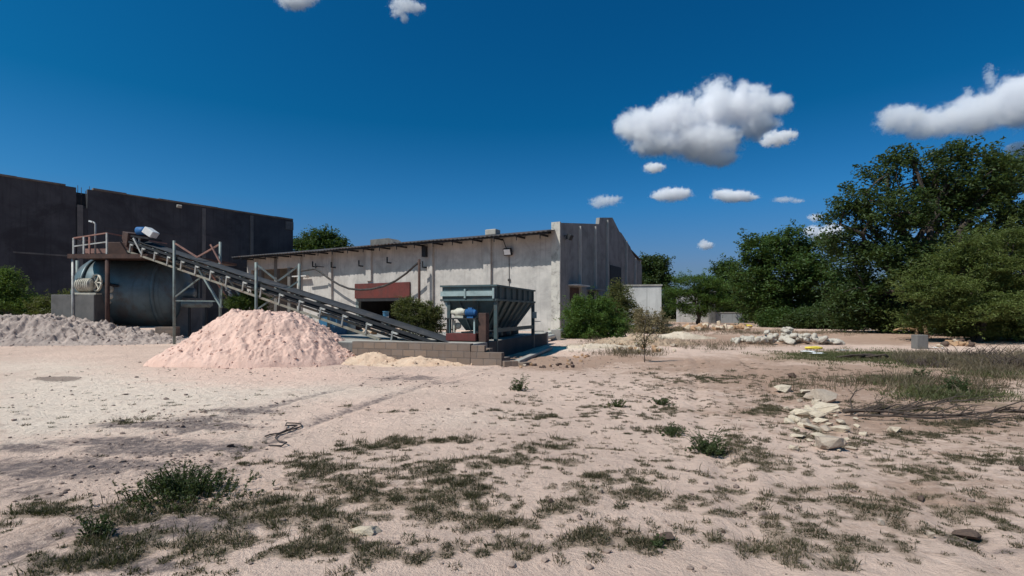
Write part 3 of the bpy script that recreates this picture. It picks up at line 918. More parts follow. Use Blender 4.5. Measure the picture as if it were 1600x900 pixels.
mb = MB()
for s in (-W2, W2):
    mb.bar(cp(-.3, s, 0), cp(CLn, s, 0), .06, .10, cu)
build('stringer', mb, M['dark_steel'], cv, world=True)
mb = MB()
for s in (-W2, W2):
    mb.bar(cp(2.75, s, -.50), cp(CLn - .2, s, -.50), .07, .08, cu)
build('lower_chord', mb, M['chord'], cv, world=True)
mb = MB()
N = 60
vs = []
for i in range(N + 1):
    t = -.5 + (CLn + .4) * i / N
    for s, h in ((-.40, .11), (-.2, .03), (.2, .03), (.40, .11)):
        vs.append(cp(t, s, h + .02))
fs = [(i * 4 + k, i * 4 + k + 1, i * 4 + k + 5, i * 4 + k + 4) for i in range(N) for k in range(3)]
mb.add(vs, fs, True)
o = build('belt', mb, M['belt'], cv, world=True); md = o.modifiers.new('solidify', 'SOLIDIFY'); md.thickness = .02
mb = MB()
mb.add([cp(t, s, -.22) for t in (1.3, CLn) for s in (-.36, .36)], [(0, 1, 3, 2)]); o = build('return_belt', mb, M['belt'], cv, world=True); md = o.modifiers.new('solidify', 'SOLIDIFY'); md.thickness = .02
nb = 16
for k in range(nb):
    t = 2.2 + k * (CLn - 2.9) / (nb - 1)
    mb = MB()
    mb.bar(cp(t, W2 + .05, -.06), cp(t, W2 + .05, -.47), .07, .05); mb.bar(cp(t + .04, W2 + .045, -.10), cp(t - .24, W2 + .045, -.10), .06, .05)
    build('idler_bracket', mb, M['steel_pale'], cv, world=True)
    mb = MB(); mb.bar(cp(t, -W2, -.06), cp(t, -W2, -.47), .06, .05)
    build('idler_bracket', mb, M['steel_pale'], cv, world=True)
    mb = MB(); mb.tube([cp(t + .5, -.38, .0), cp(t + .5, .38, .0)], .06, 8); build('idler_roller', mb, M['steel_green'], cv, world=True)
# head and tail
mb = MB(); mb.tube([cp(CLn, -.45, 0), cp(CLn, .45, 0)], .22, 16); build('head_drum', mb, M['dark_steel'], cv, world=True)
mb = MB(); mb.tube([cp(-.3, -.45, -.05), cp(-.3, .45, -.05)], .15, 16); build('tail_drum', mb, M['dark_steel'], cv, world=True)
mb = MB(); mb.bar(cp(CLn - .35, 0, .1), cp(CLn + .25, 0, .1), 1.0, .7, cu); build('head_housing', mb, M['rust'], cv, .03, world=True)
a = P(214, 362, 26.2); b_ = P(242, 367, 26.2)
mb = MB(); mb.tube([P(215, 361, 26.3), P(231, 361, 26.3)], .21, 14); build('motor', mb, M['motor_blue'], cv, world=True)
mb = MB(); mb.bar(P(229, 359, 26.1), P(242, 368, 26.1), .5, .34); build('motor_cover', mb, M['white_paint'], cv, .03, world=True)
mb = MB(); mb.bar(P(212, 370, 26.4), P(246, 375, 26.4), .7, .09); build('motor_bracket', mb, M['dark_steel'], cv, world=True)
mb = MB(); mb.bar(P(209, 372, 26), P(222, 397, 26), .12, .07); build('brace', mb, M['steel_pale'], cv, world=True)
mb = MB(); mb.bar(P(218, 371, 26.2), P(218, 384, 26.2), .09, .07); build('brace', mb, M['steel_pale'], cv, world=True)


def on_belt(px):                 # the t where the belt's centre line crosses this photo column
    a_ = (px - 800) / F
    return (CA.x - a_ * CA.y) / (a_ * cd.y - cd.x)


def trestle(px_f, yt_f, px_b, yt_b, gz):
    tf = on_belt(px_f); f0 = cp(tf, W2 + .12, 0); b0 = cp(on_belt(px_b), -W2 - .12, 0)
    zf = EYE + (HZ - yt_f) / F * f0.y; zb = EYE + (HZ - yt_b) / F * b0.y
    return Vector((f0.x, f0.y, gz)), Vector((f0.x, f0.y, zf)), Vector((b0.x, b0.y, gz)), Vector((b0.x, b0.y, zb))


for (pf_, yf, pb_, yb) in ((291, 376, 326, 378), (419, 410, 450, 412)):
    f0, f1, b0, b1 = trestle(pf_, yf, pb_, yb, .1)
    mb = MB(); mb.tube([f0, f1], .062, 8); build('post', mb, M['steel_green'], cv, world=True)
    mb = MB(); mb.tube([b0, b1], .062, 8); build('post', mb, M['steel_green'], cv, world=True)
    for fa, fb in ((.05, .45), (.45, .05)):
        pass
    mb = MB(); mb.bar(f0.lerp(f1, .42), b0.lerp(b1, .42), .06); build('brace', mb, M['steel_green'], cv, world=True)
    mb = MB(); mb.bar(f0.lerp(f1, .45), b0.lerp(b1, .80), .06); build('brace', mb, M['steel_green'], cv, world=True)
    mb = MB(); mb.bar(f0.lerp(f1, .98), (f1 + b1) / 2 + Vector((0, 0, -.75)), .07); mb.bar(b0.lerp(b1, .98), (f1 + b1) / 2 + Vector((0, 0, -.75)), .07)
    build('brace', mb, M['rust_pink'] if pf_ < 300 else M['steel_green'], cv, world=True)
for pts2, w, m in ((((310, 419), (346, 480)), .15, 'teal_pale'), (((342, 432), (366, 468)), .10, 'steel_pale'), (((329, 382), (345, 412)), .07, 'rust_pink'),
                   (((330, 428), (358, 470)), .07, 'rust_pink'), (((358, 438), (375, 462)), .06, 'steel_green'), (((345, 480), (347, 440)), .06, 'steel_green')):
    Yb = cp(on_belt(pts2[0][0]), 0, 0).y - (.2 if m == 'teal_pale' else -.3)
    mb = MB(); mb.bar(P(*pts2[0], Yb), P(*pts2[1], Yb), w, .07)
    if m == 'steel_pale':
        for k in range(6):
            mb.box(P(pts2[0][0] + 24 * k / 5, pts2[0][1] + 36 * k / 5, Yb), (.22, .1, .06))
    build('brace', mb, M[m], cv, world=True)
for px, gz in ((503, .3), (607, PT)):
    t = on_belt(px)
    for s in (W2, -W2):
        q = cp(t, s, -.5); mb = MB(); mb.bar((q.x, q.y, gz), q, .09, .09); build('leg', mb, M['steel_green'], cv, world=True)

# ------------------------------------------------------------------ ball mill, its platform and drive
MY = 28.4
mc = P(213, 458, MY); mR = 1.85
ax = Vector((.985, .17, 0))
ml = thing('ball_mill', 'big dark teal drum mill lying under the walkway', 'mill', (mc.x, mc.y, .2))
hl = 1.95
mb = MB(); mb.lathe([(mR * .97, -hl), (mR, -hl + .05), (mR, hl - .05), (mR * .97, hl)], mc, ax, 56)
build('drum', mb, M['mill_paint'], ml, world=True)
mb = MB(); mb.lathe([(mR * .965, -hl + .004), (mR * .9, -hl - .22), (mR * .7, -hl - .48), (mR * .4, -hl - .62), (.3, -hl - .66), (.3, -hl - 1.1), (.02, -hl - 1.1)], mc, ax, 48)
build('end_cap', mb, M['mill_paint'], ml, world=True)
mb = MB(); mb.lathe([(mR * .965, hl - .004), (mR * .9, hl + .22), (mR * .7, hl + .48), (mR * .4, hl + .62), (.3, hl + .66), (.3, hl + 1.0), (.02, hl + 1.0)], mc, ax, 48)
build('end_cap', mb, M['mill_paint'], ml, world=True)
for t in (-hl + .25, hl - .3):
    mb = MB(); mb.lathe([(mR + .003, t - .09), (mR + .07, t - .09), (mR + .07, t + .09), (mR + .003, t + .09)], mc, ax, 56); build('hoop', mb, M['mill_paint'], ml, world=True)
for t in (-hl - .85, hl + .75):
    q = mc + ax * t; mb = MB(); mb.box((q.x, q.y, (q.z - .2) / 2), (.7, 1.3, q.z - .3)); build('pedestal', mb, M['concrete_dark'], ml, .03, world=True)
for px, py, r in ((173, 452, .16), (173, 463, .13), (171, 472, .08)):
    q = P(px, py, MY - mR * .97); mb = MB(); mb.lathe([(.02, -.12), (r, -.12), (r * 1.25, -.06), (r * 1.25, .02), (r, .03), (r, .2)], q, (0, 1, 0), 14)
    build('valve', mb, M['cream'], ml, world=True)
# walkway above the mill
wk = thing('walkway', 'rusty railed walkway on posts above the drum mill', 'walkway', (mc.x, mc.y - 2, .2))
ZD = P(0, 402, 25.9).z
xl = P(112, 0, 25.9).x; xr = P(292, 0, 25.9).x
mb = MB(); mb.bb(xl, xr, 25.9, 30.6, ZD, ZD + .12); build('deck', mb, M['rust'], wk, world=True)
mb = MB(); mb.bb(xl - .15, xr, 25.82, 25.898, ZD - .06, ZD + .16); build('edge_beam', mb, M['rust'], wk, world=True)
mb = MB(); mb.bb(P(168, 0, 26.5).x, P(208, 0, 26.5).x, 26.5, 29, ZD + .122, P(0, 378, 26.5).z); build('chute', mb, M['rust'], wk, .04, world=True)
mb = MB(); mb.bb(P(128, 0, 27).x, P(205, 0, 27).x, 27.2, 27.24, ZD + .35, ZD + .6); build('toe_board', mb, M['rust_pink'], wk, world=True)
for px, top in ((115, 372), (131, 370), (140, 370), (167, 364)):
    q = P(px, top, 25.95); mb = MB(); mb.bar((q.x, q.y, ZD + .1), q, .07); build('rail_post', mb, M['steel_pale'] if px != 140 else M['rust_pink'], wk, world=True)
for (a, b_, m) in (((115, 372), (167, 364), 'rust_pink'), ((115, 385), (167, 378), 'steel_pale')):
    mb = MB(); mb.bar(P(*a, 25.95), P(*b_, 25.95), .06); build('rail', mb, M[m], wk, world=True)
mb = MB(); mb.bar(P(167, 364, 25.95), (P(167, 0, 25.95).x + .3, 30, P(0, 364, 25.95).z), .06); build('rail', mb, M['rust_pink'], wk, world=True)
mb = MB(); mb.bar(P(115, 372, 25.95), (P(115, 0, 25.95).x, 30, P(0, 372, 25.95).z), .06); build('rail', mb, M['rust_pink'], wk, world=True)
for px, y, m, r in ((168, 25.95, 'rust', .1), (114, 25.95, 'steel_pale', .06), (121, 27.5, 'steel_green', .08), (288, 29.5, 'steel_green', .08), (310, 29.5, 'steel_green', .07), (160, 30.3, 'dark_steel', .08)):
    q = P(px, 0, y); mb = MB(); mb.tube([(q.x, q.y, -.05), (q.x, q.y, ZD - .003)], r, 8); build('post', mb, M[m], wk, world=True)
lp = thing('lamp_post', 'short white lamp pole with a hooked arm on the walkway', 'lamp', P(149, 380, 26.6))
mb = MB(); q = P(149, 378, 26.6); q.z = ZD + .12; e = P(149, 350, 26.6); mb.tube([q, e, e + Vector((-.05, 0, .06)), P(142, 346, 26.6)], .04, 8); build('pole', mb, M['steel_pale'], lp, world=True)
mb = MB(); mb.bar(P(145, 347, 26.6), P(140, 345.5, 26.6), .14, .07); build('lamp_head', mb, M['white_paint'], lp, world=True)
# plinth and the cream gear motor
pq = P(130, 505, 26.6)
mb = MB(); mb.box((0, 0, 1.25), (2.2, 1.3, 2.9)); o = build('plinth', mb, M['concrete_dark'], None, .03); o.location = (pq.x, pq.y, -.2); tag(o, 'dark square concrete plinth under the cream gear motor', 'plinth')
ptz = 2.503
gm = thing('gear_motor', 'cream gear motor with a spoked wheel on the concrete plinth', 'motor', (P(148, 0, 26.3).x, 26.3, ptz), .1)
mb = MB(); mb.bb(-.75, .25, -.3, .3, .003, .09); build('base', mb, M['cream'], gm)
mb = MB(); prof = [(.02, -.75), (.3, -.74)]
for k in range(7):
    prof += [(.36, -.72 + k * .09), (.36, -.68 + k * .09), (.31, -.67 + k * .09), (.31, -.64 + k * .09)]
prof += [(.2, -.06), (.02, -.05)]
mb.lathe(prof, (0, 0, .5), (1, 0, 0), 22); build('motor', mb, M['cream'], gm)
mb = MB(); c0 = Vector((.12, -.05, .62))
mb.tube([c0 + Vector((.1 * math.sin(t) * .3, -.42 * math.sin(t) * .55, .42 * math.cos(t))) if False else c0 + Vector((.36 * math.cos(t), -.2 * math.cos(t), .42 * math.sin(t))) for t in np.linspace(0, 2 * math.pi, 25)], .055, 8)
for k in range(3):
    t = k * math.pi / 3; v_ = Vector((.34 * math.cos(t), -.19 * math.cos(t), .40 * math.sin(t))); mb.bar(c0 - v_, c0 + v_, .06)
build('wheel', mb, M['cream'], gm)
mb = MB(); mb.tube([c0, c0 + Vector((.9, .25, -.15))], .07, 8); build('shaft', mb, M['dark_steel'], gm)
mb = MB(); q = P(262, 506, 25.6); mb.box((0, 0, .35), (1.0, .4, .85)); o = build('wall_stub', mb, M['blocks'], None, .02); o.location = (q.x, q.y, .1); tag(o, 'short stub of block wall left of the pink heap', 'wall')
q = P(312, 474, 27.5)
sm = thing('pump', 'small blue-grey pump set behind the first conveyor post', 'pump', (q.x, q.y, .2))
mb = MB(); mb.lathe([(.02, -.9), (.16, -.88), (.2, -.6), (.2, .5), (.14, .6), (.02, .62)], (0, 0, 1.85), (1, .1, 0), 18); build('motor', mb, M['steel_green'], sm)
for x_ in (-.55, .35):
    mb = MB(); mb.bar((x_, 0, -.1), (x_, 0, 1.66), .1); build('leg', mb, M['dark_steel'], sm)

# ------------------------------------------------------------------ clutter round the shed door
q = Vector((P(521, 0, 22.5).x, 22.5, PT - .1))
tb = thing('tub', 'blue steel tub with a dark rim beneath the conveyor', 'tub', q, GA)
mb = MB()
ro_ = ring(-.48, .48, -.4, .4, .95); ri_ = ring(-.42, .42, -.34, .34, .0)
mb.add(ro_ + ri_, [(0, 1, 5, 4), (1, 2, 6, 5), (2, 3, 7, 6), (3, 0, 4, 7), (4, 5, 6, 7)]); o = build('body', mb, M['tub_blue'], tb); md = o.modifiers.new('solidify', 'SOLIDIFY'); md.thickness = .03
mb = MB()
for a, b_ in zip(ro_, ro_[1:] + ro_[:1]): mb.bar(a, b_, .07)
build('rim', mb, M['dark_steel'], tb)
mb = MB(); mb.bb(-.4, .4, -.32, .32, .6, .8); build('load', mb, M['dark_steel'], tb)
mb = MB(); mb.bar((-.44, -.43, .45), (.44, -.43, .45), .05); build('waist_band', mb, M['tub_blue'], tb)
# white cement bags / barrels beside the tub
for k, (px, py, lab, m) in enumerate(((547, 521, 'round pale drum beside the blue tub', 'cream'), (557, 524, 'rusty small drum beside the pale one', 'rust'), (512, 497, 'white sheet-metal drum behind the blue tub', 'white_paint'))):
    q = P(px, py, 23.2 + k * .4); r = .24
    t0 = thing('drum', lab, 'drum', (q.x, q.y, q.z - .35), .3, None)
    prof = [(.01, 0), (r, 0), (r * 1.03, .02), (r, .04), (r, .3), (r * 1.03, .32), (r, .34), (r, .68), (r * 1.03, .7), (r * .97, .71)]
    mb = MB(); mb.lathe(prof, (0, 0, 0), (0, 0, 1), 20); build('body', mb, M[m], t0)
    mb = MB(); mb.lathe([(r * .96, .69), (.01, .695)], (0, 0, 0), (0, 0, 1), 20); build('lid', mb, M['dark_steel'] if m == 'rust' else M[m], t0)
    if k < 2: t0.location.z = PT - .1
q = P(603, 500, 31)
bk = thing('bucket', 'blue and white bucket hanging in the dark doorway', 'bucket', (q.x, q.y, q.z + .05))
mb = MB(); mb.lathe([(.01, 0), (.15, 0), (.17, .16)], (0, 0, 0), (0, 0, 1), 18); build('base', mb, M['white_paint'], bk)
mb = MB(); mb.lathe([(.171, .161), (.185, .44), (.20, .45), (.20, .48), (.01, .48)], (0, 0, 0), (0, 0, 1), 18); build('body', mb, M['tub_blue'], bk)
# the oil drum it stands on
t0 = thing('drum', 'dark drum carrying the bucket in the doorway', 'drum', (q.x, q.y, .3))
hh = q.z + .05 - .303
mb = MB(); mb.lathe([(.01, 0), (.29, 0), (.29, hh * .33), (.305, hh * .34), (.29, hh * .36), (.29, hh * .66), (.305, hh * .68), (.29, hh * .7), (.29, hh - .01), (.27, hh), (.01, hh)], (0, 0, 0), (0, 0, 1), 22); build('body', mb, M['dark_steel'], t0)
for k in range(9):
    q = P(560 + k * 6 + random.uniform(-3, 3), 527 + random.uniform(-2, 3), 23.2 + random.uniform(-.8, 1.2))
    bmx = bmesh.new()
    for i in range(16): bmx.verts.new(Vector((random.gauss(0, 1), random.gauss(0, 1), random.gauss(0, 1))).normalized() * random.uniform(.8, 1.1))
    bmesh.ops.convex_hull(bmx, input=bmx.verts)
    me = bpy.data.meshes.new('rubble_stone'); bmx.to_mesh(me); bmx.free(); me.materials.append(M[('rock_pale', 'rubble', 'rock_grey')[k % 3]])
    o = bpy.data.objects.new('rubble_stone', me); COL.objects.link(o); o.scale = (random.uniform(.18, .4), .2, random.uniform(.1, .18)); o.location = (q.x, q.y, PT + .06)
    tag(o, 'broken lump lying on the platform under the conveyor', 'stone', 'broken lumps on the platform')

# ------------------------------------------------------------------ foliage
def leaf_quads(C, size, aspect, up=.5, droop=0.):
    """diamond leaves at C"""
    n = len(C)
    d = rng.normal(size=(n, 3)); d[:, 2] = d[:, 2] * .55 - droop; d /= np.linalg.norm(d, axis=1)[:, None]
    nn = rng.normal(size=(n, 3)); nn[:, 2] = np.abs(nn[:, 2]) + up
    w = np.cross(d, nn); w /= np.linalg.norm(w, axis=1)[:, None] + 1e-6
    s = size * rng.uniform(.6, 1.4, n)[:, None]
    a = C - d * s * .5; b = C + d * s * .5
    nz = np.cross(w, d) * s * .12
    l = C + w * s * aspect * .5 + nz; r = C - w * s * aspect * .5 + nz
    V = np.stack([a, l, b, r], 1).reshape(-1, 3)
    Q = np.arange(4 * n).reshape(n, 4)
    return V, Q


def clump_points(lobes, n_clump, per, clump_r, flat, shell=.55):
    """lobes: (cx,cy,cz,rx,ry,rz). leaf centres grouped in clumps through the crown volume"""
    vol = np.array([l[3] * l[4] * l[5] for l in lobes]) ** .7; vol /= vol.sum()
    pts = []; tints = []; cents = []
    for l, f in zip(lobes, vol):
        k = max(3, int(n_clump * f))
        d = rng.normal(size=(k, 3)); d /= np.linalg.norm(d, axis=1)[:, None]
        rr = (shell ** 3 + (1 - shell ** 3) * rng.random(k)) ** (1 / 3) * rng.uniform(.75, 1.12, k)
        c = np.array(l[:3]) + d * rr[:, None] * np.array(l[3:])
        cents.append(c)
        for ci in c:
            m = int(per * rng.uniform(.5, 1.4))
            r = clump_r * rng.uniform(.6, 1.35)
            g = rng.normal(size=(m, 3)) * .5; gn = np.linalg.norm(g, axis=1)[:, None]; g = g * np.minimum(1, 1.05 / gn); g[:, 2] *= flat
            pts.append(ci + g * r)
            tints.append(np.clip(rng.normal(.45 + .25 * (rng.random() - .5), .2, m), 0, 1))
    return np.concatenate(pts), np.concatenate(tints), np.concatenate(cents)


def limb(mb, a, b, r0, r1, wob=.12, n=6):
    a = Vector(a); b = Vector(b); Ln = (b - a).length
    pts = []
    for i in range(n + 1):
        t = i / n
        p_ = a.lerp(b, t) + Vector((random.gauss(0, 1), random.gauss(0, 1), random.gauss(0, .6))) * wob * Ln * .35 * (0 if i in (0, n) else 1) + Vector((0, 0, Ln * .08 * math.sin(math.pi * t)))
        pts.append(p_)
    mb.tube(pts, [r0 + (r1 - r0) * i / n for i in range(n + 1)], 7)
    return pts


def tree(name, label, base, lobes, leafm, n_clump=260, per=70, clump_r=.6, leaf=.16, aspect=.45, flat=.8, trunk_r=.22, trunk_h=None, shell=.5, stems=1, group=None, cat='tree', droop=.15, up=.5, barkm='bark', sprigs=None):
    base = Vector(base)
    t = thing(name, label, cat, base, 0, group)
    pts, tint, cents = clump_points(lobes, n_clump, per, clump_r, flat, shell)
    ns, sl = sprigs if sprigs else (int(n_clump * .45), clump_r * 1.5)
    cen = np.array([np.average(cents, axis=0)])
    k_ = rng.integers(0, len(cents), ns); d_ = cents[k_] - cen; d_ = d_ / (np.linalg.norm(d_, axis=1)[:, None] + 1e-6) + rng.normal(0, .35, d_.shape) + np.array([0, 0, .35]); d_ /= np.linalg.norm(d_, axis=1)[:, None]
    nl = max(10, int(per * .3)); u_ = rng.random((ns, nl, 1)); ls = sl * rng.uniform(.5, 1.5, (ns, 1, 1))
    sp_p = cents[k_][:, None] + d_[:, None] * u_ * ls + rng.normal(0, leaf * .5, (ns, nl, 3)) - np.array([0, 0, 1.]) * (u_ ** 2) * ls * .25
    pts = np.concatenate([pts, sp_p.reshape(-1, 3)]); tint = np.concatenate([tint, np.clip(rng.normal(.6, .2, ns * nl), 0, 1)])
    gz = H(pts[:, 0], pts[:, 1]) + .03
    keep = pts[:, 2] > gz
    pts = pts[keep]; tint = tint[keep]
    V, Qd = leaf_quads(pts, leaf, aspect, up, droop)
    fast_mesh('crown', V, Qd, M[leafm], t, {'tint': np.repeat(tint, 4)})
    mb = MB()
    zc = min(l[2] for l in lobes)
    th = trunk_h if trunk_h else max(.6, (zc - base.z) * .6)
    forks = []
    for s in range(stems):
        top = base + Vector((random.uniform(-.25, .25) * th * (1 if stems > 1 else .5), random.uniform(-.2, .2) * th, th))
        b0 = base + Vector((random.uniform(-.3, .3), random.uniform(-.2, .2), 0)) * (0 if stems == 1 else trunk_r * 4) + Vector((0, 0, -.15))
        limb(mb, b0, top, trunk_r, trunk_r * .72, .1)
        forks.append(top)
    for l in lobes:
        f = min(forks, key=lambda q_: (q_ - Vector(l[:3])).length)
        c = Vector(l[:3])
        pp = limb(mb, f, c, trunk_r * .6, trunk_r * .22)
        near = sorted(cents.tolist(), key=lambda q_: (Vector(q_) - c).length)[:60]
        for e in random.sample(near, min(6, len(near))):
            limb(mb, pp[random.choice((3, 4, 5, 6))], e, trunk_r * .2, trunk_r * .05, .15, 4)
    build('trunk', mb, M[barkm], t, world=True)
    return t


def LB(spec, Y, depth=1.):
    """lobes from photo measurements: (px,py,rx,ry[,dY])"""
    r = []
    for s in spec:
        dY = s[4] if len(s) > 4 else 0
        c = P(s[0], s[1], Y + dY); k = (Y + dY) / F
        r.append((c.x, c.y, c.z, s[2] * k, (s[2] + s[3]) / 2 * k * depth, s[3] * k))
    return r


def gb_(px, Y):
    x = (px - 800) / F * Y
    return (x, Y, float(H(x, Y)))


# the big tree on the right
tree('broadleaf_tree', 'tallest dark broadleaf tree at the right, dense and spreading', gb_(1440, 32),
     LB([(1338, 315, 38, 32), (1332, 385, 32, 45, .8), (1388, 275, 40, 24), (1395, 335, 60, 42, -1), (1470, 262, 44, 32), (1458, 325, 62, 42, 1), (1500, 240, 30, 18), (1555, 285, 50, 42, -.5),
         (1572, 250, 36, 20), (1540, 345, 70, 48), (1620, 290, 60, 55, 1), (1610, 380, 70, 60), (1385, 420, 62, 48, -.6), (1335, 455, 34, 42), (1450, 405, 66, 48, -1), (1400, 488, 60, 30, .5), (1345, 496, 34, 24, .5), (1470, 465, 50, 30, 1.5), (1530, 430, 60, 44, 1.5), (1312, 350, 20, 30), (1420, 246, 26, 16), (1500, 296, 50, 34), (1330, 480, 30, 30, 2), (1385, 478, 50, 30, 2), (1440, 492, 50, 24, 2.5), (1520, 478, 60, 34, 3), (1595, 470, 50, 40, 3)], 32),
     'leaf_dark', 860, 105, .72, .21, .5, .75, .38, 2.2, .45, 2)
# feathery acacia in front of it
tree('acacia_tree', 'feathery yellow-green acacia in front of the tall dark tree', gb_(1530, 25.5),
     LB([(1446, 500, 40, 20, .5), (1525, 512, 56, 20, .6), (1600, 516, 60, 22, .4), (1462, 436, 34, 20), (1490, 408, 36, 18, .4), (1530, 388, 40, 20, -.3), (1578, 376, 44, 20), (1632, 392, 50, 30), (1436, 466, 30, 18, -.4), (1480, 452, 44, 24, -.6), (1540, 428, 54, 30), (1600, 436, 60, 34, -.4), (1476, 488, 44, 22, -.2), (1545, 478, 60, 30, -.8), (1620, 490, 60, 34, -.3), (1424, 448, 18, 9)], 25.5),
     'leaf_acacia', 800, 85, .5, .15, .30, .3, .17, 1.2, .2, 3, droop=.0, up=1.2, sprigs=(620, 1.1))
# middle tree
tree('broadleaf_tree', 'rounded mid-green tree left of the tall dark one', gb_(1225, 47),
     LB([(1185, 392, 32, 30), (1235, 380, 42, 24), (1275, 400, 36, 30), (1175, 435, 26, 40), (1222, 430, 48, 42, -1), (1275, 445, 46, 42, -.8), (1300, 470, 30, 34), (1205, 480, 44, 26), (1262, 490, 50, 24)], 47),
     'leaf_mid', 420, 90, .85, .27, .5, .75, .3, 2.0, .45)
tree('broadleaf_tree', 'smaller mid-green tree with open top behind the flat acacia', gb_(1140, 64),
     LB([(1140, 432, 26, 22), (1132, 420, 14, 12), (1160, 455, 26, 26), (1130, 462, 28, 24), (1160, 485, 30, 18)], 64), 'leaf_mid', 230, 80, .9, .3, .5, .75, .25, 2)
tree('acacia_tree', 'flat-topped small acacia before the far white wall', gb_(1093, 55),
     LB([(1085, 438, 34, 8), (1110, 447, 36, 10), (1062, 456, 22, 9), (1092, 462, 36, 11), (1118, 470, 30, 12), (1062, 478, 20, 10), (1090, 484, 26, 10)], 55), 'leaf_bush', 260, 70, .8, .22, .35, .4, .16, 2.2, .2, 3, droop=0, up=1.)
tree('broadleaf_tree', 'dark tree showing behind the low end of the gable', gb_(1016, 78),
     LB([(1010, 415, 18, 14), (1030, 415, 14, 14), (1018, 435, 24, 20), (1035, 440, 12, 14), (1005, 445, 20, 18)], 78), 'leaf_dark', 200, 80, .9, .34, .5, .75, .3, 3)
tree('broadleaf_tree', 'round green treetop rising behind the shed roof at its left', gb_(500, 84),
     LB([(480, 382, 22, 16), (515, 376, 24, 13), (498, 374, 26, 12), (535, 386, 10, 12), (468, 388, 16, 14), (500, 396, 40, 20), (520, 420, 40, 30)], 84), 'leaf_mid', 260, 90, 1.1, .36, .5, .75, .35, 4)
# farther trees closing the view between and behind
for px, Y, top, w_, lab in ((1060, 95, 446, 40, 'distant low tree behind the annex'), (1180, 92, 430, 50, 'distant tree behind the far grey wall'), (1330, 70, 430, 60, 'far tree in the gap left of the tall dark tree'),
                            (1420, 60, 455, 60, 'shaded tree deep behind the tall dark tree'), (1560, 52, 440, 80, 'shaded tree at the edge behind the feathery acacia')):
    h_ = (510 - top) / 2
    tree('broadleaf_tree', lab, gb_(px, Y), LB([(px, top + h_ * .6, w_ * .6, h_ * .5), (px - w_ * .6, top + h_, w_ * .5, h_ * .8), (px + w_ * .6, top + h_, w_ * .5, h_ * .8), (px, top + h_ * 1.4, w_ * .9, h_ * .5)], Y), 'leaf_dark', 180, 80, 1.2, .36, .55, .75, .3, 2)
# shaded shrubs under the trees
ub = 'undergrowth shrubs beneath the trees'
for px, Y, w_, h_, lab in ((1215, 44, 30, 22, 'low green shrub beside the far rubble, under the rounded tree'), (1265, 40, 34, 26, 'low dark shrub in the middle of the tree shade'), (1315, 39, 36, 34, 'shrub in shade left of the broken timber'),
                           (1365, 38, 36, 40, 'tall shaded shrub left of the trunk of the big tree'), (1480, 36, 40, 44, 'shaded shrub right of the big trunk'), (1545, 33, 44, 44, 'shaded shrub below the acacia'), (1605, 29, 44, 50, 'shaded shrub at the frame edge below the acacia'), (1500, 29.5, 50, 40, 'dark shrub just behind the brick rubble'), (1560, 31, 50, 40, 'dark shrub right of the one behind the brick rubble'), (1400, 35, 44, 50, 'dark shrub between the trunk and the shrubs left of it'), (1290, 41, 40, 34, 'dark shrub at the left end of the tree shade'), (1240, 43, 34, 24, 'dark low shrub under the middle of the rounded tree'), (1420, 41, 34, 44, 'shaded shrub behind the big trunk')):
    b0 = gb_(px, Y); py = HZ + (EYE - b0[2]) * F / Y
    tree('shrub', lab, b0, LB([(px, py - h_ * .6, w_, h_ * .6), (px - w_ * .5, py - h_ * .4, w_ * .6, h_ * .4), (px + w_ * .5, py - h_ * .35, w_ * .6, h_ * .4)], Y), 'leaf_dark' if px > 1250 else 'leaf_mid', 90, 70, .5, .18, .5, .8, .05, .3, .3, 3, ub, 'shrub')
# bushes near the shed
tree('bush', 'bright green bush at the foot of the gable corner', gb_(918, 28),
     LB([(905, 500, 28, 28), (938, 496, 28, 28), (892, 524, 22, 16), (925, 522, 38, 20), (912, 480, 18, 16), (958, 516, 24, 22), (945, 478, 14, 14), (900, 532, 26, 10), (950, 532, 26, 10)], 28), 'leaf_bush', 360, 80, .30, .12, .4, .8, .04, .3, .3, 4, None, 'bush', sprigs=(300, .75))
tree('bush', 'taller yellow-green bush between the gable and annex', gb_(966, 34),
     LB([(966, 466, 20, 20), (978, 488, 24, 20), (960, 498, 20, 22), (990, 508, 24, 18), (966, 450, 12, 9), (975, 520, 26, 14)], 34), 'leaf_olive', 190, 75, .36, .13, .4, .8, .05, .4, .3, 3, None, 'bush')
tree('bush', 'half dry yellowish bush in front of the annex', gb_(1018, 32),
     LB([(1008, 508, 20, 16), (1045, 515, 20, 12), (995, 522, 18, 12), (1028, 500, 18, 14), (1020, 520, 26, 10), (1002, 492, 12, 12), (1050, 526, 22, 10), (985, 530, 22, 10), (1030, 530, 26, 9)], 32), 'leaf_dry', 260, 60, .3, .12, .3, .8, .03, .2, .3, 4, None, 'bush')
tree('bush', 'round grey-green bush in front of the red door', gb_(650, 19.5),
     LB([(648, 490, 28, 20), (672, 488, 20, 17), (628, 482, 16, 12), (655, 512, 30, 14), (680, 505, 14, 14), (640, 472, 14, 8)], 19.5), 'leaf_olive', 330, 70, .17, .075, .35, .85, .03, .4, .3, 4, None, 'bush')
tree('bush', 'green bush growing behind the top of the pink heap', gb_(385, 23),
     LB([(385, 470, 26, 14), (365, 474, 14, 10), (405, 466, 14, 14), (390, 490, 30, 14)], 23), 'leaf_mid', 150, 70, .25, .10, .4, .8, .03, .3, .3, 3, None, 'bush')
tree('bush', 'wild green bush at the left edge behind the grey heap', gb_(20, 30),
     LB([(-20, 450, 34, 34), (15, 452, 26, 24), (40, 478, 34, 18), (-30, 480, 40, 24), (12, 432, 14, 12)], 30), 'leaf_bush', 300, 80, .36, .13, .4, .8, .05, .4, .3, 4, None, 'bush')
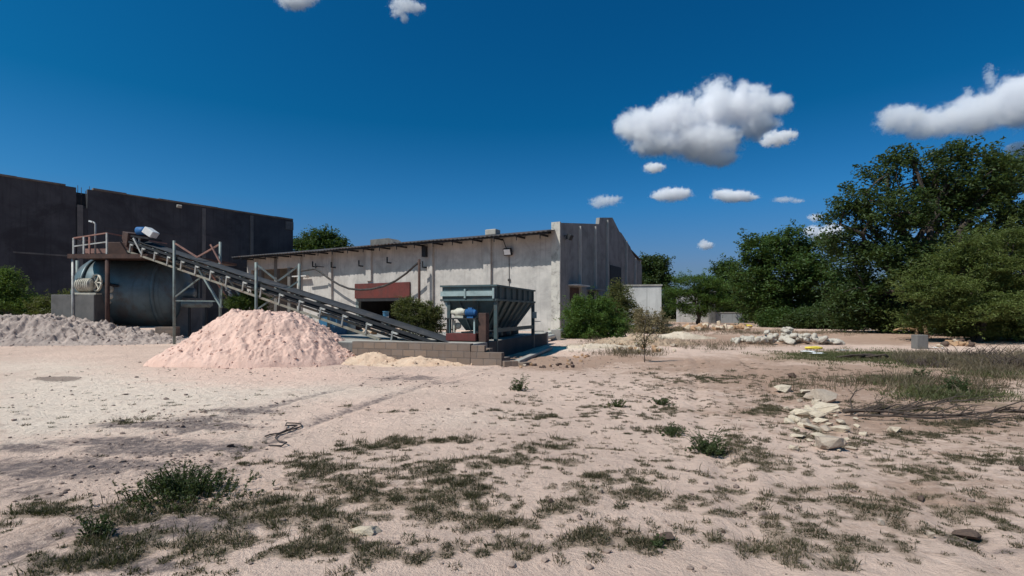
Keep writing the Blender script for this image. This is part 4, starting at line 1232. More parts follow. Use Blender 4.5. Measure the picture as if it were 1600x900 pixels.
tree('bush', 'lower olive bush between the left bush and the plinth', gb_(82, 29),
     LB([(75, 478, 22, 16), (98, 482, 18, 14), (85, 492, 30, 12), (108, 462, 10, 8)], 29), 'leaf_olive', 170, 70, .3, .12, .4, .8, .03, .4, .3, 4, None, 'bush')
# sapling with visible stem
sp = thing('sapling', 'thin leafy sapling standing alone before the rubble bank', 'sapling', G(1007, 566))
b0 = G(1007, 566); mb = MB(); sp_pts = []
for dx, dy in ((-16, -72), (4, -88), (18, -62), (-8, -46), (12, -78), (-26, -56), (28, -66), (20, -40), (-14, -34)):
    e = P(1007 + dx, 566 + dy, b0.y + random.uniform(-.3, .3)); mid = b0.lerp(e, .45) + Vector((random.uniform(-.1, .1), 0, 0)); mid.x = b0.x + (mid.x - b0.x) * .5
    mb.tube([b0 + Vector((0, 0, -.05)), b0 + Vector((0, 0, .45)), mid + Vector((0, 0, .2)), e], [.014, .012, .009, .004], 5)
    for k in range(34):
        t_ = random.uniform(.05, 1.); q = (b0 + Vector((0, 0, .45))).lerp(e, t_); sp_pts.append(q + Vector((random.gauss(0, .07), random.gauss(0, .07), random.gauss(0, .07))))
build('trunk', mb, M['bark'], sp, world=True)
sp_pts = np.array([tuple(q) for q in sp_pts]); V, Qd = leaf_quads(sp_pts, .10, .35)
fast_mesh('crown', V, Qd, M['leaf_dry'], sp, {'tint': np.repeat(rng.random(len(sp_pts)) * .8, 4)})


# weeds with upright blades
def blades(centres, n_blade, h, spread, lean, width, hscale=None):
    """grass blades: centres (k,3)"""
    k = len(centres)
    c = np.repeat(centres, n_blade, 0); n = len(c)
    hs = h * rng.uniform(.45, 1.25, n)
    if hscale is not None: hs = hs * np.repeat(hscale, n_blade)
    sp_ = spread if np.isscalar(spread) else np.repeat(spread, n_blade)
    ang = rng.uniform(0, 2 * np.pi, n); rad = sp_ * np.sqrt(rng.random(n))
    b = c + np.stack([np.cos(ang) * rad, np.sin(ang) * rad, np.zeros(n)], -1)
    b[:, 2] = H(b[:, 0], b[:, 1]) - .005
    a2 = ang + rng.normal(0, .9, n); ln = lean * rng.uniform(.2, 1.3, n) * hs
    tip = b + np.stack([np.cos(a2) * ln, np.sin(a2) * ln, hs * np.sqrt(np.clip(1 - (ln / hs) ** 2 * .5, .15, 1))], -1)
    mid = (b + tip) / 2 + np.stack([-np.cos(a2) * ln * .18, -np.sin(a2) * ln * .18, hs * .08], -1)
    s = rng.uniform(0, 2 * np.pi, n); w = np.stack([np.cos(s), np.sin(s), np.zeros(n)], -1) * width * rng.uniform(.6, 1.4, n)[:, None]
    V = np.stack([b - w * .5, b + w * .5, mid + w * .45, tip, mid - w * .45], 1).reshape(-1, 3)
    i = np.arange(n)[:, None] * 5
    Qq = np.concatenate([i + np.array([[0, 1, 2, 4]]), i + np.array([[4, 2, 3, 3]])], 0)
    tri = np.concatenate([i + np.array([[0, 1, 2]]), i + np.array([[0, 2, 4]]), i + np.array([[4, 2, 3]])], 0)
    return V, tri, n


# short tufts scattered on the dirt: measured patches (px, py, rx, ry, number)
TP = [(470, 725, 90, 22, 50), (620, 690, 40, 12, 22), (700, 690, 60, 14, 26), (560, 760, 60, 26, 40), (430, 800, 70, 40, 60), (520, 850, 90, 30, 40), (660, 730, 50, 20, 26), (720, 750, 40, 20, 30),
      (745, 775, 14, 10, 12), (640, 790, 50, 24, 26), (790, 720, 50, 18, 26), (850, 700, 60, 16, 22), (760, 815, 60, 14, 22), (940, 745, 60, 20, 16), (1000, 770, 60, 24, 20), (920, 835, 24, 8, 16),
      (1010, 740, 40, 12, 12), (60, 800, 80, 22, 26), (150, 850, 80, 30, 34), (230, 790, 70, 14, 26), (100, 880, 90, 20, 26), (330, 800, 80, 12, 20), (340, 850, 90, 20, 16), (860, 650, 90, 16, 26), (960, 640, 60, 16, 20),
      (1040, 670, 30, 12, 18), (1050, 640, 90, 24, 36), (1200, 640, 60, 24, 50), (1260, 620, 60, 16, 30), (1180, 690, 80, 18, 26), (1330, 690, 90, 20, 30), (1420, 640, 120, 20, 90), (1520, 660, 110, 18, 70),
      (1560, 720, 90, 20, 30), (1450, 740, 90, 20, 20), (1240, 780, 60, 30, 12), (1360, 790, 80, 20, 9), (1300, 840, 90, 20, 8), (1440, 680, 100, 16, 30), (1100, 590, 120, 12, 60), (1000, 600, 90, 12, 40),
      (1210, 850, 40, 20, 8), (1320, 880, 60, 12, 5), (1040, 850, 16, 10, 10), (1480, 830, 70, 20, 8), (1560, 800, 60, 20, 12), (880, 790, 60, 20, 12), (800, 860, 90, 20, 12), (700, 870, 80, 20, 14),
      (380, 700, 60, 10, 8), (1380, 590, 120, 12, 60), (1530, 610, 90, 16, 70), (820, 630, 60, 14, 10), (1150, 720, 60, 20, 14), (1250, 720, 60, 14, 12), (560, 700, 60, 14, 16), (1230, 600, 90, 10, 30),
      (300, 860, 60, 20, 16), (610, 640, 200, 20, 10), (200, 660, 160, 16, 10), (1000, 830, 300, 60, 26)]
TINY = [(1080, 610, 220, 40, 260), (1000, 680, 200, 50, 150), (1250, 650, 160, 50, 160), (1480, 700, 160, 50, 160), (1200, 760, 300, 70, 200), (1400, 820, 200, 60, 130), (700, 740, 260, 60, 160), (500, 780, 200, 70, 120), (250, 640, 260, 50, 90), (900, 620, 120, 30, 60), (1350, 590, 240, 16, 200)]
cent = []; sp_l = []; hs_l = []
for px, py, rx, ry, k in TP:
    left = int(k * 1.6)
    while left > 0:
        r = random.gauss(0, .62); a = random.uniform(0, 2 * math.pi)
        yy = py + math.sin(a) * r * ry * 1.2
        m_ = random.choice((1, 1, 2, 3, 5, 8)); left -= m_
        if yy > 912 or yy < 540: continue
        q = G(px + math.cos(a) * r * rx * 1.2, yy)
        el = random.uniform(.4, 1.2); R_ = (.05 + .035 * m_) * (1 + max(0, q.y - 8) * .04)
        for j in range(m_):
            x_ = q.x + random.gauss(0, .6) * R_; y_ = q.y + random.gauss(0, .5) * R_ * el
            s = random.choice((.45, .6, .8, 1, 1.3)) * (1 + max(0, y_ - 8) * .05)
            cent.append((x_, y_, float(H(x_, y_)))); sp_l.append(.055 * s); hs_l.append(s)
for px, py, rx, ry, k in TINY:
    for i in range(k):
        yy = py + random.gauss(0, .6) * ry
        if yy > 912 or yy < 535: continue
        q = G(px + random.gauss(0, .6) * rx, yy); s = random.choice((.35, .45, .55, .7)) * (1 + max(0, q.y - 6) * .06)
        for j in range(random.choice((1, 1, 2))):
            x_ = q.x + random.gauss(0, .07) * s * 1.5; cent.append((x_, q.y, float(H(x_, q.y)))); sp_l.append(.06 * s); hs_l.append(s * .8)
cent = np.array(cent)
NBL = 52
V, tri, nn = blades(cent, NBL, .036, np.array(sp_l), 1.1, .0055, np.array(hs_l))
wd = np.ones(len(V))
tint = np.repeat(np.clip(np.repeat(rng.uniform(.1, .75, len(cent)), NBL) + rng.normal(0, .18, nn), 0, 1), 5)
g = fast_mesh('short_grass', V, tri, M['tuft'], None, {'tint': tint})
tag(g, 'short dry grass tufts scattered over the pale dirt', 'grass', None, 'stuff')
sel = rng.random(len(cent)) < .5
c2 = cent[sel]
V, tri, nn = blades(c2, 9, .085, np.array(sp_l)[sel] * 1.3, .7, .0045, np.array(hs_l)[sel])
g = fast_mesh('seed_stalks', V, tri, M['straw'], None, {'tint': np.clip(rng.normal(.35, .25, nn), 0, 1).repeat(5)})
tag(g, 'thin dry stalks standing out of the short grass', 'grass', None, 'stuff')
# humus and litter under the tufts
lit = np.zeros((ny, nx))
for (cx_, cy_, _), sc_ in zip(cent, hs_l):
    r0 = .075 * max(.7, sc_)
    ia, ib = np.searchsorted(xs, (cx_ - 3 * r0, cx_ + 3 * r0)); ja, jb = np.searchsorted(ys, (cy_ - 3 * r0, cy_ + 3 * r0))
    if ib > ia and jb > ja:
        lit[ja:jb, ia:ib] += .5 * np.exp(-((xs[None, ia:ib] - cx_) ** 2 + (ys[ja:jb, None] - cy_) ** 2) / r0 ** 2)
ground.data.attributes['tuft'].data.foreach_set('value', np.minimum(lit, 1).astype(np.float32).ravel())
# green band and dry brush on the right
def scatter(spec):
    c = []
    for px, py, rx, ry, k in spec:
        for i in range(k):
            q = G(px + random.gauss(0, .55) * rx, max(510, py + random.gauss(0, .5) * ry)); c.append((q.x, q.y, q.z))
    return np.array(c)


c = scatter([(1330, 556, 115, 9, 420), (1440, 565, 90, 8, 200), (1450, 612, 50, 10, 120), (1400, 595, 60, 6, 80), (1560, 585, 60, 8, 90), (1510, 620, 60, 8, 60)])
V, tri, nn = blades(c, 26, .085, .26, .9, .014)
g = fast_mesh('green_grass', V, tri, M['tuft_green'], None, {'tint': np.clip(rng.normal(.4, .2, nn), 0, 1).repeat(5)})
tag(g, 'low green grass in front of the tree shade', 'grass', None, 'stuff')
c = scatter([(1480, 562, 80, 10, 230), (1560, 570, 60, 14, 260), (1600, 560, 40, 14, 140), (1420, 558, 40, 6, 60), (1070, 516, 60, 4, 90), (1010, 535, 50, 6, 160), (960, 535, 40, 5, 80), (1430, 600, 160, 14, 120), (1300, 520, 120, 3, 80), (1180, 520, 90, 5, 90), (1120, 540, 110, 8, 70), (980, 552, 60, 5, 70)])
V, tri, nn = blades(c, 22, .24, .3, .9, .011, rng.uniform(.3, 1.3, len(c)))
g = fast_mesh('dry_grass', V, tri, M['straw'], None, {'tint': np.clip(rng.normal(.45, .22, nn), 0, 1).repeat(5)})
tag(g, 'tall dry straw-coloured grass by the right edge', 'grass', None, 'stuff')


def weed(label, px, py, w, h, n, matn='weed_green', name='weed', lean=.9, leafy=.05):
    b0 = G(px, py); t = thing(name, label, 'weed', b0)
    k = b0.y / F; W_ = w * k; Hh = h * k
    mb = MB(); pts = []
    for i in range(n):
        a = random.uniform(0, 2 * math.pi); r = W_ * .5 * min(1.5, abs(random.gauss(0, .6)))
        s = b0 + Vector((math.cos(a) * r, math.sin(a) * r * .8, 0)) * .75; s.z = float(H(s.x, s.y)) - .01
        ln = Hh * random.uniform(.3, 1.15) * max(.3, 1.1 - .8 * r / (W_ * .5)); d = Vector((math.cos(a) * lean * random.uniform(.2, 1), math.sin(a) * lean * random.uniform(.2, 1), 1)).normalized()
        e = s + d * ln; m_ = s.lerp(e, .5) + Vector((0, 0, ln * .12))
        mb.tube([s, m_, e], [.004, .003, .0015], 4, False)
        for j in range(9):
            t_ = random.uniform(.1, 1.); q = s.lerp(m_, t_ * 2) if t_ < .5 else m_.lerp(e, t_ * 2 - 1)
            pts.append((q.x + random.gauss(0, ln * .08), q.y + random.gauss(0, ln * .08), q.z + random.gauss(0, ln * .05)))
    build('stems', mb, M['weed'], t, world=True)
    pts = np.array(pts); V, Qd = leaf_quads(pts, leafy, .3, .4)
    fast_mesh('leaves', V, Qd, M[matn], t, {'tint': np.repeat(rng.random(len(pts)), 4)})
    return t


weed('largest dark green weed patch at the lower left, wide and bushy', 285, 772, 260, 48, 360, leafy=.036)
weed('small green weed clump at the bottom left corner of the yard', 150, 835, 60, 34, 60, leafy=.035)
weed('feathery grey-green plant standing out right of centre', 1105, 708, 70, 48, 90, leafy=.045, lean=1.1)
weed('low green weed left of the feathery plant', 1050, 680, 50, 22, 50, leafy=.04)
weed('small dark green plant alone on the bare pale ground', 812, 610, 36, 26, 40, leafy=.06)
weed('sprawling thin green creeper above the low weed', 1035, 632, 60, 14, 40, leafy=.05, lean=1.6)
weed('brownish tufted weed right of the bare dirt', 965, 636, 46, 16, 50, 'weed', leafy=.045)
weed('tiny bright weed beside the dark stone at the bottom', 1030, 852, 34, 18, 30, leafy=.03)
weed('green weed near the brown grass on the right', 1495, 612, 60, 30, 60, leafy=.07)
weed('dark weed in front of the straw at the right', 1440, 590, 50, 20, 40, leafy=.07)

# ------------------------------------------------------------------ stones
def rock(name, label, px, py, w, h, m, group=None, depth=.8, seed=None, sink=.15, cat='rock', rise=1.15):
    b0 = G(px, py); k = b0.y / F
    bmx = bmesh.new(); r_ = random.Random(seed if seed is not None else random.random())
    for i in range(17):
        v_ = Vector((r_.gauss(0, 1), r_.gauss(0, 1), r_.gauss(0, 1))).normalized()
        v_ = Vector([math.copysign(abs(c) ** .7, c) for c in v_]) * r_.uniform(.82, 1.1)
        bmx.verts.new(v_)
    bmesh.ops.convex_hull(bmx, input=bmx.verts)
    bmesh.ops.subdivide_edges(bmx, edges=bmx.edges, cuts=1, use_grid_fill=True)
    for v_ in bmx.verts: v_.co += v_.co.normalized() * r_.gauss(0, .035)
    me = bpy.data.meshes.new(name); bmx.to_mesh(me); bmx.free(); me.materials.append(M[m])
    o = bpy.data.objects.new(name, me); COL.objects.link(o)
    sx, sz = w * k * .5, h * k * .5 * rise
    o.scale = (sx, sx * depth, sz); o.rotation_euler = (r_.gauss(0, .12), r_.gauss(0, .15), r_.uniform(0, 3))
    o.location = (b0.x, b0.y, b0.z + sz * (1 - 2 * sink))
    bv = o.modifiers.new('bevel', 'BEVEL'); bv.width = .012; bv.segments = 2; bv.limit_method = 'ANGLE'; bv.angle_limit = D(25)
    return tag(o, label, cat, group)


rg = 'pale rocks scattered in a line on the right'
common = 'pale limestone chunk in the scatter of rocks beside the dead branches'
rock('rock', 'largest grey-brown rock at the front end of the scatter', 1297, 700, 44, 24, 'rock_grey', rg)
rock('rock', 'flat pale rock lying apart at the far left end of the scatter', 1224, 611, 30, 10, 'rock_pale', rg)
rock('rock', 'big cream slab in the middle of the scatter', 1287, 642, 50, 14, 'rock_pale', rg)
rock('rock', 'long tilted rock at the back of the scatter', 1285, 628, 40, 22, 'rock_grey', rg)
rock('rock', 'single pale rock lying apart right of the scatter', 1396, 674, 22, 8, 'rock_pale', rg)
rock('rock', 'small white-edged rock alone at the left front of the scatter', 1239, 702, 18, 7, 'rock_pale', rg)
for px, py, w_, h_ in ((1256, 616, 24, 9), (1264, 624, 26, 12), (1274, 633, 24, 14), (1300, 640, 26, 10), (1250, 650, 34, 14), (1243, 658, 24, 9), (1276, 652, 30, 12), (1232, 661, 22, 7), (1262, 662, 30, 10), (1284, 660, 28, 9),
                       (1270, 672, 34, 10), (1255, 668, 22, 8), (1292, 673, 26, 9), (1316, 674, 32, 11), (1282, 684, 30, 8), (1330, 702, 22, 6), (1348, 680, 18, 6), (1246, 683, 26, 6), (1312, 662, 20, 8), (1300, 690, 26, 8), (1238, 650, 16, 7), (1268, 645, 20, 10), (1338, 668, 12, 6), (1248, 628, 12, 6), (1290, 618, 14, 7), (1272, 612, 10, 5), (1305, 652, 12, 6), (1244, 672, 11, 5), (1264, 690, 12, 5), (1320, 688, 12, 5), (1310, 705, 9, 4), (1228, 640, 10, 5), (1296, 665, 14, 7), (1260, 640, 14, 8), (1276, 697, 12, 5), (1336, 656, 10, 5), (1250, 700, 9, 4)):
    rock('rock', common, px + random.uniform(-2, 2), py, w_ * .9, h_ * .9, 'rock_pale' if random.random() < .8 else 'rock_grey', rg)
rock('flat_stone', 'cream flat stone slab lying among the tufts, centre foreground', 571, 832, 50, 15, 'rock_pale', None, .6, 3, .35, 'stone')
for px, py, w_, h_, lab, m in ((1238, 590, 13, 9, 'dark round stone alone on the ground behind the pale rocks', 'rock_dark'), (1441, 783, 16, 9, 'brown stone in the right foreground', 'rock_dark'),
                               (1453, 840, 13, 13, 'round grey stone below the brown one', 'rock_grey'), (1376, 820, 14, 8, 'flattish grey stone left of the round one', 'rock_grey'), (1041, 841, 36, 9, 'long dark slab in the foreground beside the tiny weed', 'rock_dark'),
                               (938, 770, 12, 9, 'grey stone among tufts near the centre', 'rock_grey'), (861, 785, 12, 7, 'small brown stone left of the grey one in the centre', 'rock_dark'),
                               (360, 698, 12, 5, 'small black stone below the rope', 'rock_dark'), (1598, 735, 16, 9, 'dark stone at the right edge', 'rock_dark'), (1163, 803, 8, 5, 'tiny stone in the open foreground', 'rock_dark'), (1180, 796, 8, 6, 'tiny brown stone beside the other tiny one', 'rock_dark'),
                               (1130, 832, 8, 4, 'tiny flat stone in the right foreground', 'rock_dark'), (1512, 843, 40, 16, 'brown clod in the lower right', 'rock_dark'), (700, 640, 6, 3, 'tiny dark stone in the middle of the bare dirt', 'rock_dark')):
    rock('stone', lab, px, py, w_, h_, m, None, .7, None, .2, 'stone')
# pebbles and clods strewn over the yard: countless, one object
pv = []; pq_ = []; r_ = random.Random(5)
ico = bmesh.new(); bmesh.ops.create_icosphere(ico, subdivisions=1, radius=1); iv = np.array([v_.co[:] for v_ in ico.verts]); if_ = np.array([[v_.index for v_ in f.verts] for f in ico.faces]); ico.free()
specs = [(150, 640, 260, 60, 260), (380, 620, 260, 60, 220), (300, 655, 120, 14, 160), (640, 595, 120, 12, 110), (900, 760, 800, 140, 260), (1000, 600, 200, 30, 160), (200, 760, 260, 50, 220), (1350, 660, 260, 60, 160), (900, 565, 100, 12, 200), (240, 720, 200, 14, 130), (400, 570, 200, 14, 160)]
cnt = 0; VV = []; TT = []
for px, py, rx, ry, k in specs:
    for i in range(k):
        yy = py + r_.uniform(-1, 1) * ry
        if yy > 908 or yy < 530: continue
        q = G(px + r_.gauss(0, .5) * rx, yy); s = min(.03, r_.lognormvariate(-4.75, .5)) * (1 + q.y * .03)
        v_ = iv * (1 + rng.normal(0, .18, iv.shape)) * np.array([s * r_.uniform(.8, 1.4), s, s * r_.uniform(.5, .8)]) + np.array([q.x, q.y, q.z + s * .3])
        VV.append(v_); TT.append(if_ + cnt); cnt += len(iv)
mp = weathered('pebble', (.30, .22, .18), (.17, .125, .105), .7, .95, 0, .3)
g = fast_mesh('pebbles', np.concatenate(VV), np.concatenate(TT), mp)
tag(g, 'small pebbles and clods strewn over the dirt', 'pebbles', None, 'stuff')

# coil of rope
b0 = G(440, 685)
rp = []
for px, py in ((414, 684), (422, 681), (436, 679), (448, 676), (462, 672), (471, 668), (470, 664), (460, 663), (448, 665), (446, 669), (456, 669), (464, 667), (458, 672), (445, 677), (434, 681), (430, 686), (436, 692), (448, 696), (440, 699), (420, 698)):
    q = G(px, py); rp.append((q.x, q.y, q.z + .018 + (.02 if 445 < px < 460 else 0)))
mb = MB(); mb.tube(rp, .009, 6); o = build('rope', mb, M['rope']); tag(o, 'dark rope lying in a loose loop on the bare dirt', 'rope')

# dead branches dragged over the ground
dbg = 'dead branches lying right of the pale rocks'
for (pl, lab, r0) in (([(1318, 650), (1370, 648), (1430, 655), (1500, 657), (1570, 652), (1620, 655)], 'long low dead branch reaching from the pale rocks to the right edge', .035),
                      ([(1330, 648), (1332, 640), (1328, 625), (1336, 612), (1350, 606)], 'dead branch curling upright beside the pale rocks', .018),
                      ([(1325, 652), (1390, 650), (1440, 640), (1470, 634), (1530, 634)], 'dead branch forking to the back of the tangle', .022),
                      ([(1340, 655), (1400, 658), (1460, 662), (1520, 660), (1560, 668)], 'dead branch lying nearest in the tangle', .02),
                      ([(1375, 648), (1368, 638), (1372, 630), (1366, 622)], 'short stub of dead branch sticking up from the tangle', .014)):
    base = G(pl[0][0], pl[0][1]); pts = []
    tilt = lab.startswith('dead branch curling') or lab.startswith('short')
    for i, (px, py) in enumerate(pl):
        if tilt: q = P(px, py, base.y + i * .03)
        else: q = G(px, py); q.z += .05 + random.uniform(0, .06)
        pts.append(q)
    mb = MB(); mb.tube(pts, [r0 * (1 - .8 * i / (len(pts) - 1)) for i in range(len(pts))], 6)
    for k in range(26 if not tilt else 6):
        i = random.randrange(len(pts) - 1); s = pts[i].lerp(pts[i + 1], random.random()); ln = random.uniform(.2, .8) * (1 if not tilt else .4)
        a = random.gauss(0, .7); e = s + Vector((math.cos(a) * ln, math.sin(a) * ln * .8, random.uniform(0, .35) * ln)); m_ = s.lerp(e, .5) + Vector((0, random.gauss(0, .06), random.uniform(0, .08)))
        mb.tube([s, m_, e], [r0 * .35, r0 * .25, r0 * .08], 4, False)
    o = build('dead_branch', mb, M['deadwood']); tag(o, lab, 'branch', dbg)
# dry brush tangle at right edge
for px, py, w_, h_, lab in ((1585, 575, 90, 34, 'tangle of bare grey twigs at the right edge'), (1520, 560, 60, 26, 'smaller tangle of bare twigs left of the big one'), (1450, 572, 50, 16, 'low dark twig pile in front of the concrete post')):
    b0 = G(px, py); k = b0.y / F; mb = MB()
    for i in range(90):
        s = b0 + Vector((random.uniform(-.5, .5) * w_ * k, random.uniform(-.6, .6), 0)); a = random.uniform(0, 6.28); ln = h_ * k * random.uniform(.5, 1.2)
        e = s + Vector((math.cos(a) * ln * .8, math.sin(a) * ln * .8, random.uniform(.2, 1) * ln)); m_ = s.lerp(e, .5) + Vector((random.gauss(0, .05), 0, .06))
        mb.tube([s + Vector((0, 0, -.03)), m_, e], [.012, .009, .003], 4, False)
    o = build('twig_pile', mb, M['deadwood']); tag(o, lab, 'twigs')

# far walls, rubbish heaps, posts
def wallbox(name, label, px0, px1, ytop, Y, m, th=.25):
    a = P(px0, ytop, Y); b_ = P(px1, ytop, Y)
    t = thing(name, label, 'wall', ((a.x + b_.x) / 2, Y, .3)); mb = MB()
    mb.bb(a.x, b_.x, Y, Y + th, -.2, a.z); build('panel', mb, M[m], t, world=True)
    mb = MB(); mb.bb(a.x - .05, b_.x + .05, Y - .05, Y + th + .05, a.z + .002, a.z + .1); build('coping', mb, M['concrete'], t, world=True)
    return t


wallbox('boundary_wall', 'low grey wall in the far gap between the trees', 1118, 1163, 489, 62, 'grey_wall')
wallbox('boundary_wall', 'taller white wall half hidden by the flat-topped acacia', 1058, 1112, 461, 66, 'pale_wall')
gp = wallbox('gate_post', 'dark narrow post between the white and grey far walls', 1110, 1118, 456, 61.5, 'grey_column', .6)
wallbox('boundary_wall', 'pale wall glimpsed through the trees at the right', 1290, 1420, 476, 78, 'pale_wall')


def sackmesh(seed):
    r2 = random.Random(seed); bmx = bmesh.new(); bmesh.ops.create_icosphere(bmx, subdivisions=3, radius=1)
    ph = [r2.uniform(0, 6) for _ in range(6)]
    for v_ in bmx.verts:
        c = v_.co; c = Vector([math.copysign(abs(q) ** .75, q) for q in c])
        w_ = 1 + .10 * math.sin(c.x * 4 + ph[0]) * math.sin(c.y * 5 + ph[1]) + .08 * math.sin(c.y * 9 + ph[2] + c.z * 4) + .05 * math.sin(c.x * 13 + ph[3])
        v_.co = c * w_
    me = bpy.data.meshes.new('sack'); bmx.to_mesh(me); bmx.free(); me.materials.append(M['sack'])
    me.polygons.foreach_set('use_smooth', [True] * len(me.polygons)); return me


SK = [sackmesh(i) for i in range(5)]
sg = 'pale sacks dumped in a heap before the trees'
lab_s = 'pale stone-grey sack in the dumped heap before the trees'
r_ = random.Random(9)
b0 = G(1240, 537)
for i in range(95):
    u = r_.uniform(-1, 1); w_ = r_.uniform(-1, 1)
    hmax = .75 * (1 - abs(u)) ** .8 * (1 - .5 * abs(w_)); z = r_.random() * hmax
    o = bpy.data.objects.new('sack', SK[i % 5]); COL.objects.link(o)
    o.location = (b0.x + u * 2.3 - .3, b0.y + .3 + w_ * 1.0, b0.z + .08 + z); o.scale = (r_.uniform(.11, .26), r_.uniform(.09, .19), r_.uniform(.06, .13))
    o.rotation_euler = (r_.gauss(0, .4), r_.gauss(0, .4), r_.uniform(0, 6))
    tag(o, lab_s, 'sack', sg)
for px, py, sc, lab in ((1186, 533, (.45, .3, .13), 'bright yellow sack at the left end of the sack heap'), (1272, 545, (.33, .2, .06), 'flat yellow plastic scrap in front of the sack heap'), (1168, 511, (.4, .3, .12), 'yellow scrap on the far orange rubble')):
    q = G(px, py); me = SK[2].copy(); me.materials.clear(); me.materials.append(M['yellow']); o = bpy.data.objects.new('plastic_scrap', me); COL.objects.link(o); o.location = q + Vector((0, 0, sc[2] * .7)); o.scale = sc; tag(o, lab, 'scrap')
for px, py, lab in ((1263, 551, 'white paper scrap in the grass in front of the sacks'), (1277, 554, 'second white scrap right of the first in the grass'), (1318, 549, 'small pale scrap on the grass right of the sack heap'), (1463, 545, 'pale flat scrap right of the concrete post')):
    q = G(px, py); mb = MB(); vs = []
    for j in range(4):
        for i in range(5): vs.append((-.28 + i * .14, -.12 + j * .08, .03 + random.uniform(0, .05)))
    mb.add(vs, [(j * 5 + i, j * 5 + i + 1, j * 5 + i + 6, j * 5 + i + 5) for j in range(3) for i in range(4)], True)
    o = build('paper_scrap', mb, M['white_paint']); o.location = q; o.rotation_euler.z = random.uniform(0, 3); md = o.modifiers.new('solidify', 'SOLIDIFY'); md.thickness = .006; tag(o, lab, 'scrap')
# rubble mounds: bigger lumps individually
og = 'orange rubble lumps in the far heap'
for i in range(34):
    u = r_.uniform(-1, 1)
    px = 1120 + u * 52; rock('rubble_lump', 'orange-brown lump in the far heap below the grey wall', px, 517 - abs(r_.gauss(0, 3)) * (1 - abs(u)) - r_.uniform(0, 3), r_.uniform(7, 15), r_.uniform(5, 9), r_.choice(('rubble', 'rubble', 'rock_pale')), og, .8, None, .1, 'rubble')
bg = 'brick rubble lumps in the shade on the right'
for i in range(22):
    u = r_.uniform(-1, 1)
    rock('rubble_lump', 'brick-coloured lump in the small heap under the acacia', 1495 + u * 26, 542 - (1 - abs(u)) * r_.uniform(0, 9), r_.uniform(7, 14), r_.uniform(5, 9), r_.choice(('rubble', 'rock_pale', 'rock_dark')), bg, .8, None, .1, 'rubble')
wg = 'white and grey lumps along the bushes'
for i in range(30):
    rock('rubble_lump', 'broken lump strewn along the rubble bank below the bushes', r_.uniform(960, 1055), r_.uniform(536, 550), r_.uniform(5, 12), r_.uniform(4, 7), r_.choice(('rock_pale', 'rock_grey', 'rubble')), wg, .8, None, .15, 'rubble')
for i in range(26):
    rock('rubble_lump', 'red-brown crumb of brick on the ground right of the block wall', r_.uniform(800, 930), r_.uniform(556, 576), r_.uniform(4, 9), r_.uniform(3, 5), r_.choice(('rock_dark', 'rubble', 'rock_grey')), 'brick crumbs right of the block wall', .8, None, .15, 'rubble')
q = G(1437, 545)
mb = MB(); mb.box((0, 0, .28), (.5, .35, .66)); o = build('concrete_post', mb, M['concrete_dark'], None, .03); o.location = q; tag(o, 'short square concrete post at the foot of the big tree', 'post')  # tree shade put into the colour: darker concrete on the post
q = P(1425, 505, 27.6); tw = thing('broken_timber', 'broken sunlit timber standing beside the concrete post', 'timber', (q.x, q.y, .25))
mb = MB(); mb.tube([P(1434, 545, 27.6), P(1431, 530, 27.5), P(1433, 512, 27.6)], [.13, .10, .07], 7); mb.tube([P(1434, 516, 27.6), P(1415, 512, 27.8), P(1396, 516, 27.9)], [.09, .08, .05], 6); build('frame', mb, M['rubble'], tw, world=True)
mb = MB(); mb.tube([P(1409, 507, 27.7), P(1432, 504, 27.7)], [.05, .07], 6); mb.tube([P(1417, 504, 27.7), P(1420, 484, 27.7)], [.06, .03], 6); build('splinter', mb, M['wood'], tw, world=True)
mb = MB(); mb.tube([P(1452, 540, 28.4), P(1446, 515, 28.4), P(1440, 495, 28.6)], [.12, .09, .06], 8); o = build('branch_stub', mb, M['wood']); tag(o, 'bare brown log leaning against the big tree trunk', 'log')
q = G(1337, 560); mb = MB(); 
for k in range(7): mb.tube([q + Vector((-.7 + k * .2, random.uniform(-.2, .2), .05)), q + Vector((-.2 + k * .2, random.uniform(-.2, .2), .14)), q + Vector((.3 + k * .15, random.uniform(-.2, .2), .05))], .03, 5)
o = build('twig_pile', mb, M['deadwood']); tag(o, 'small pile of dark sticks on the green grass', 'twigs')

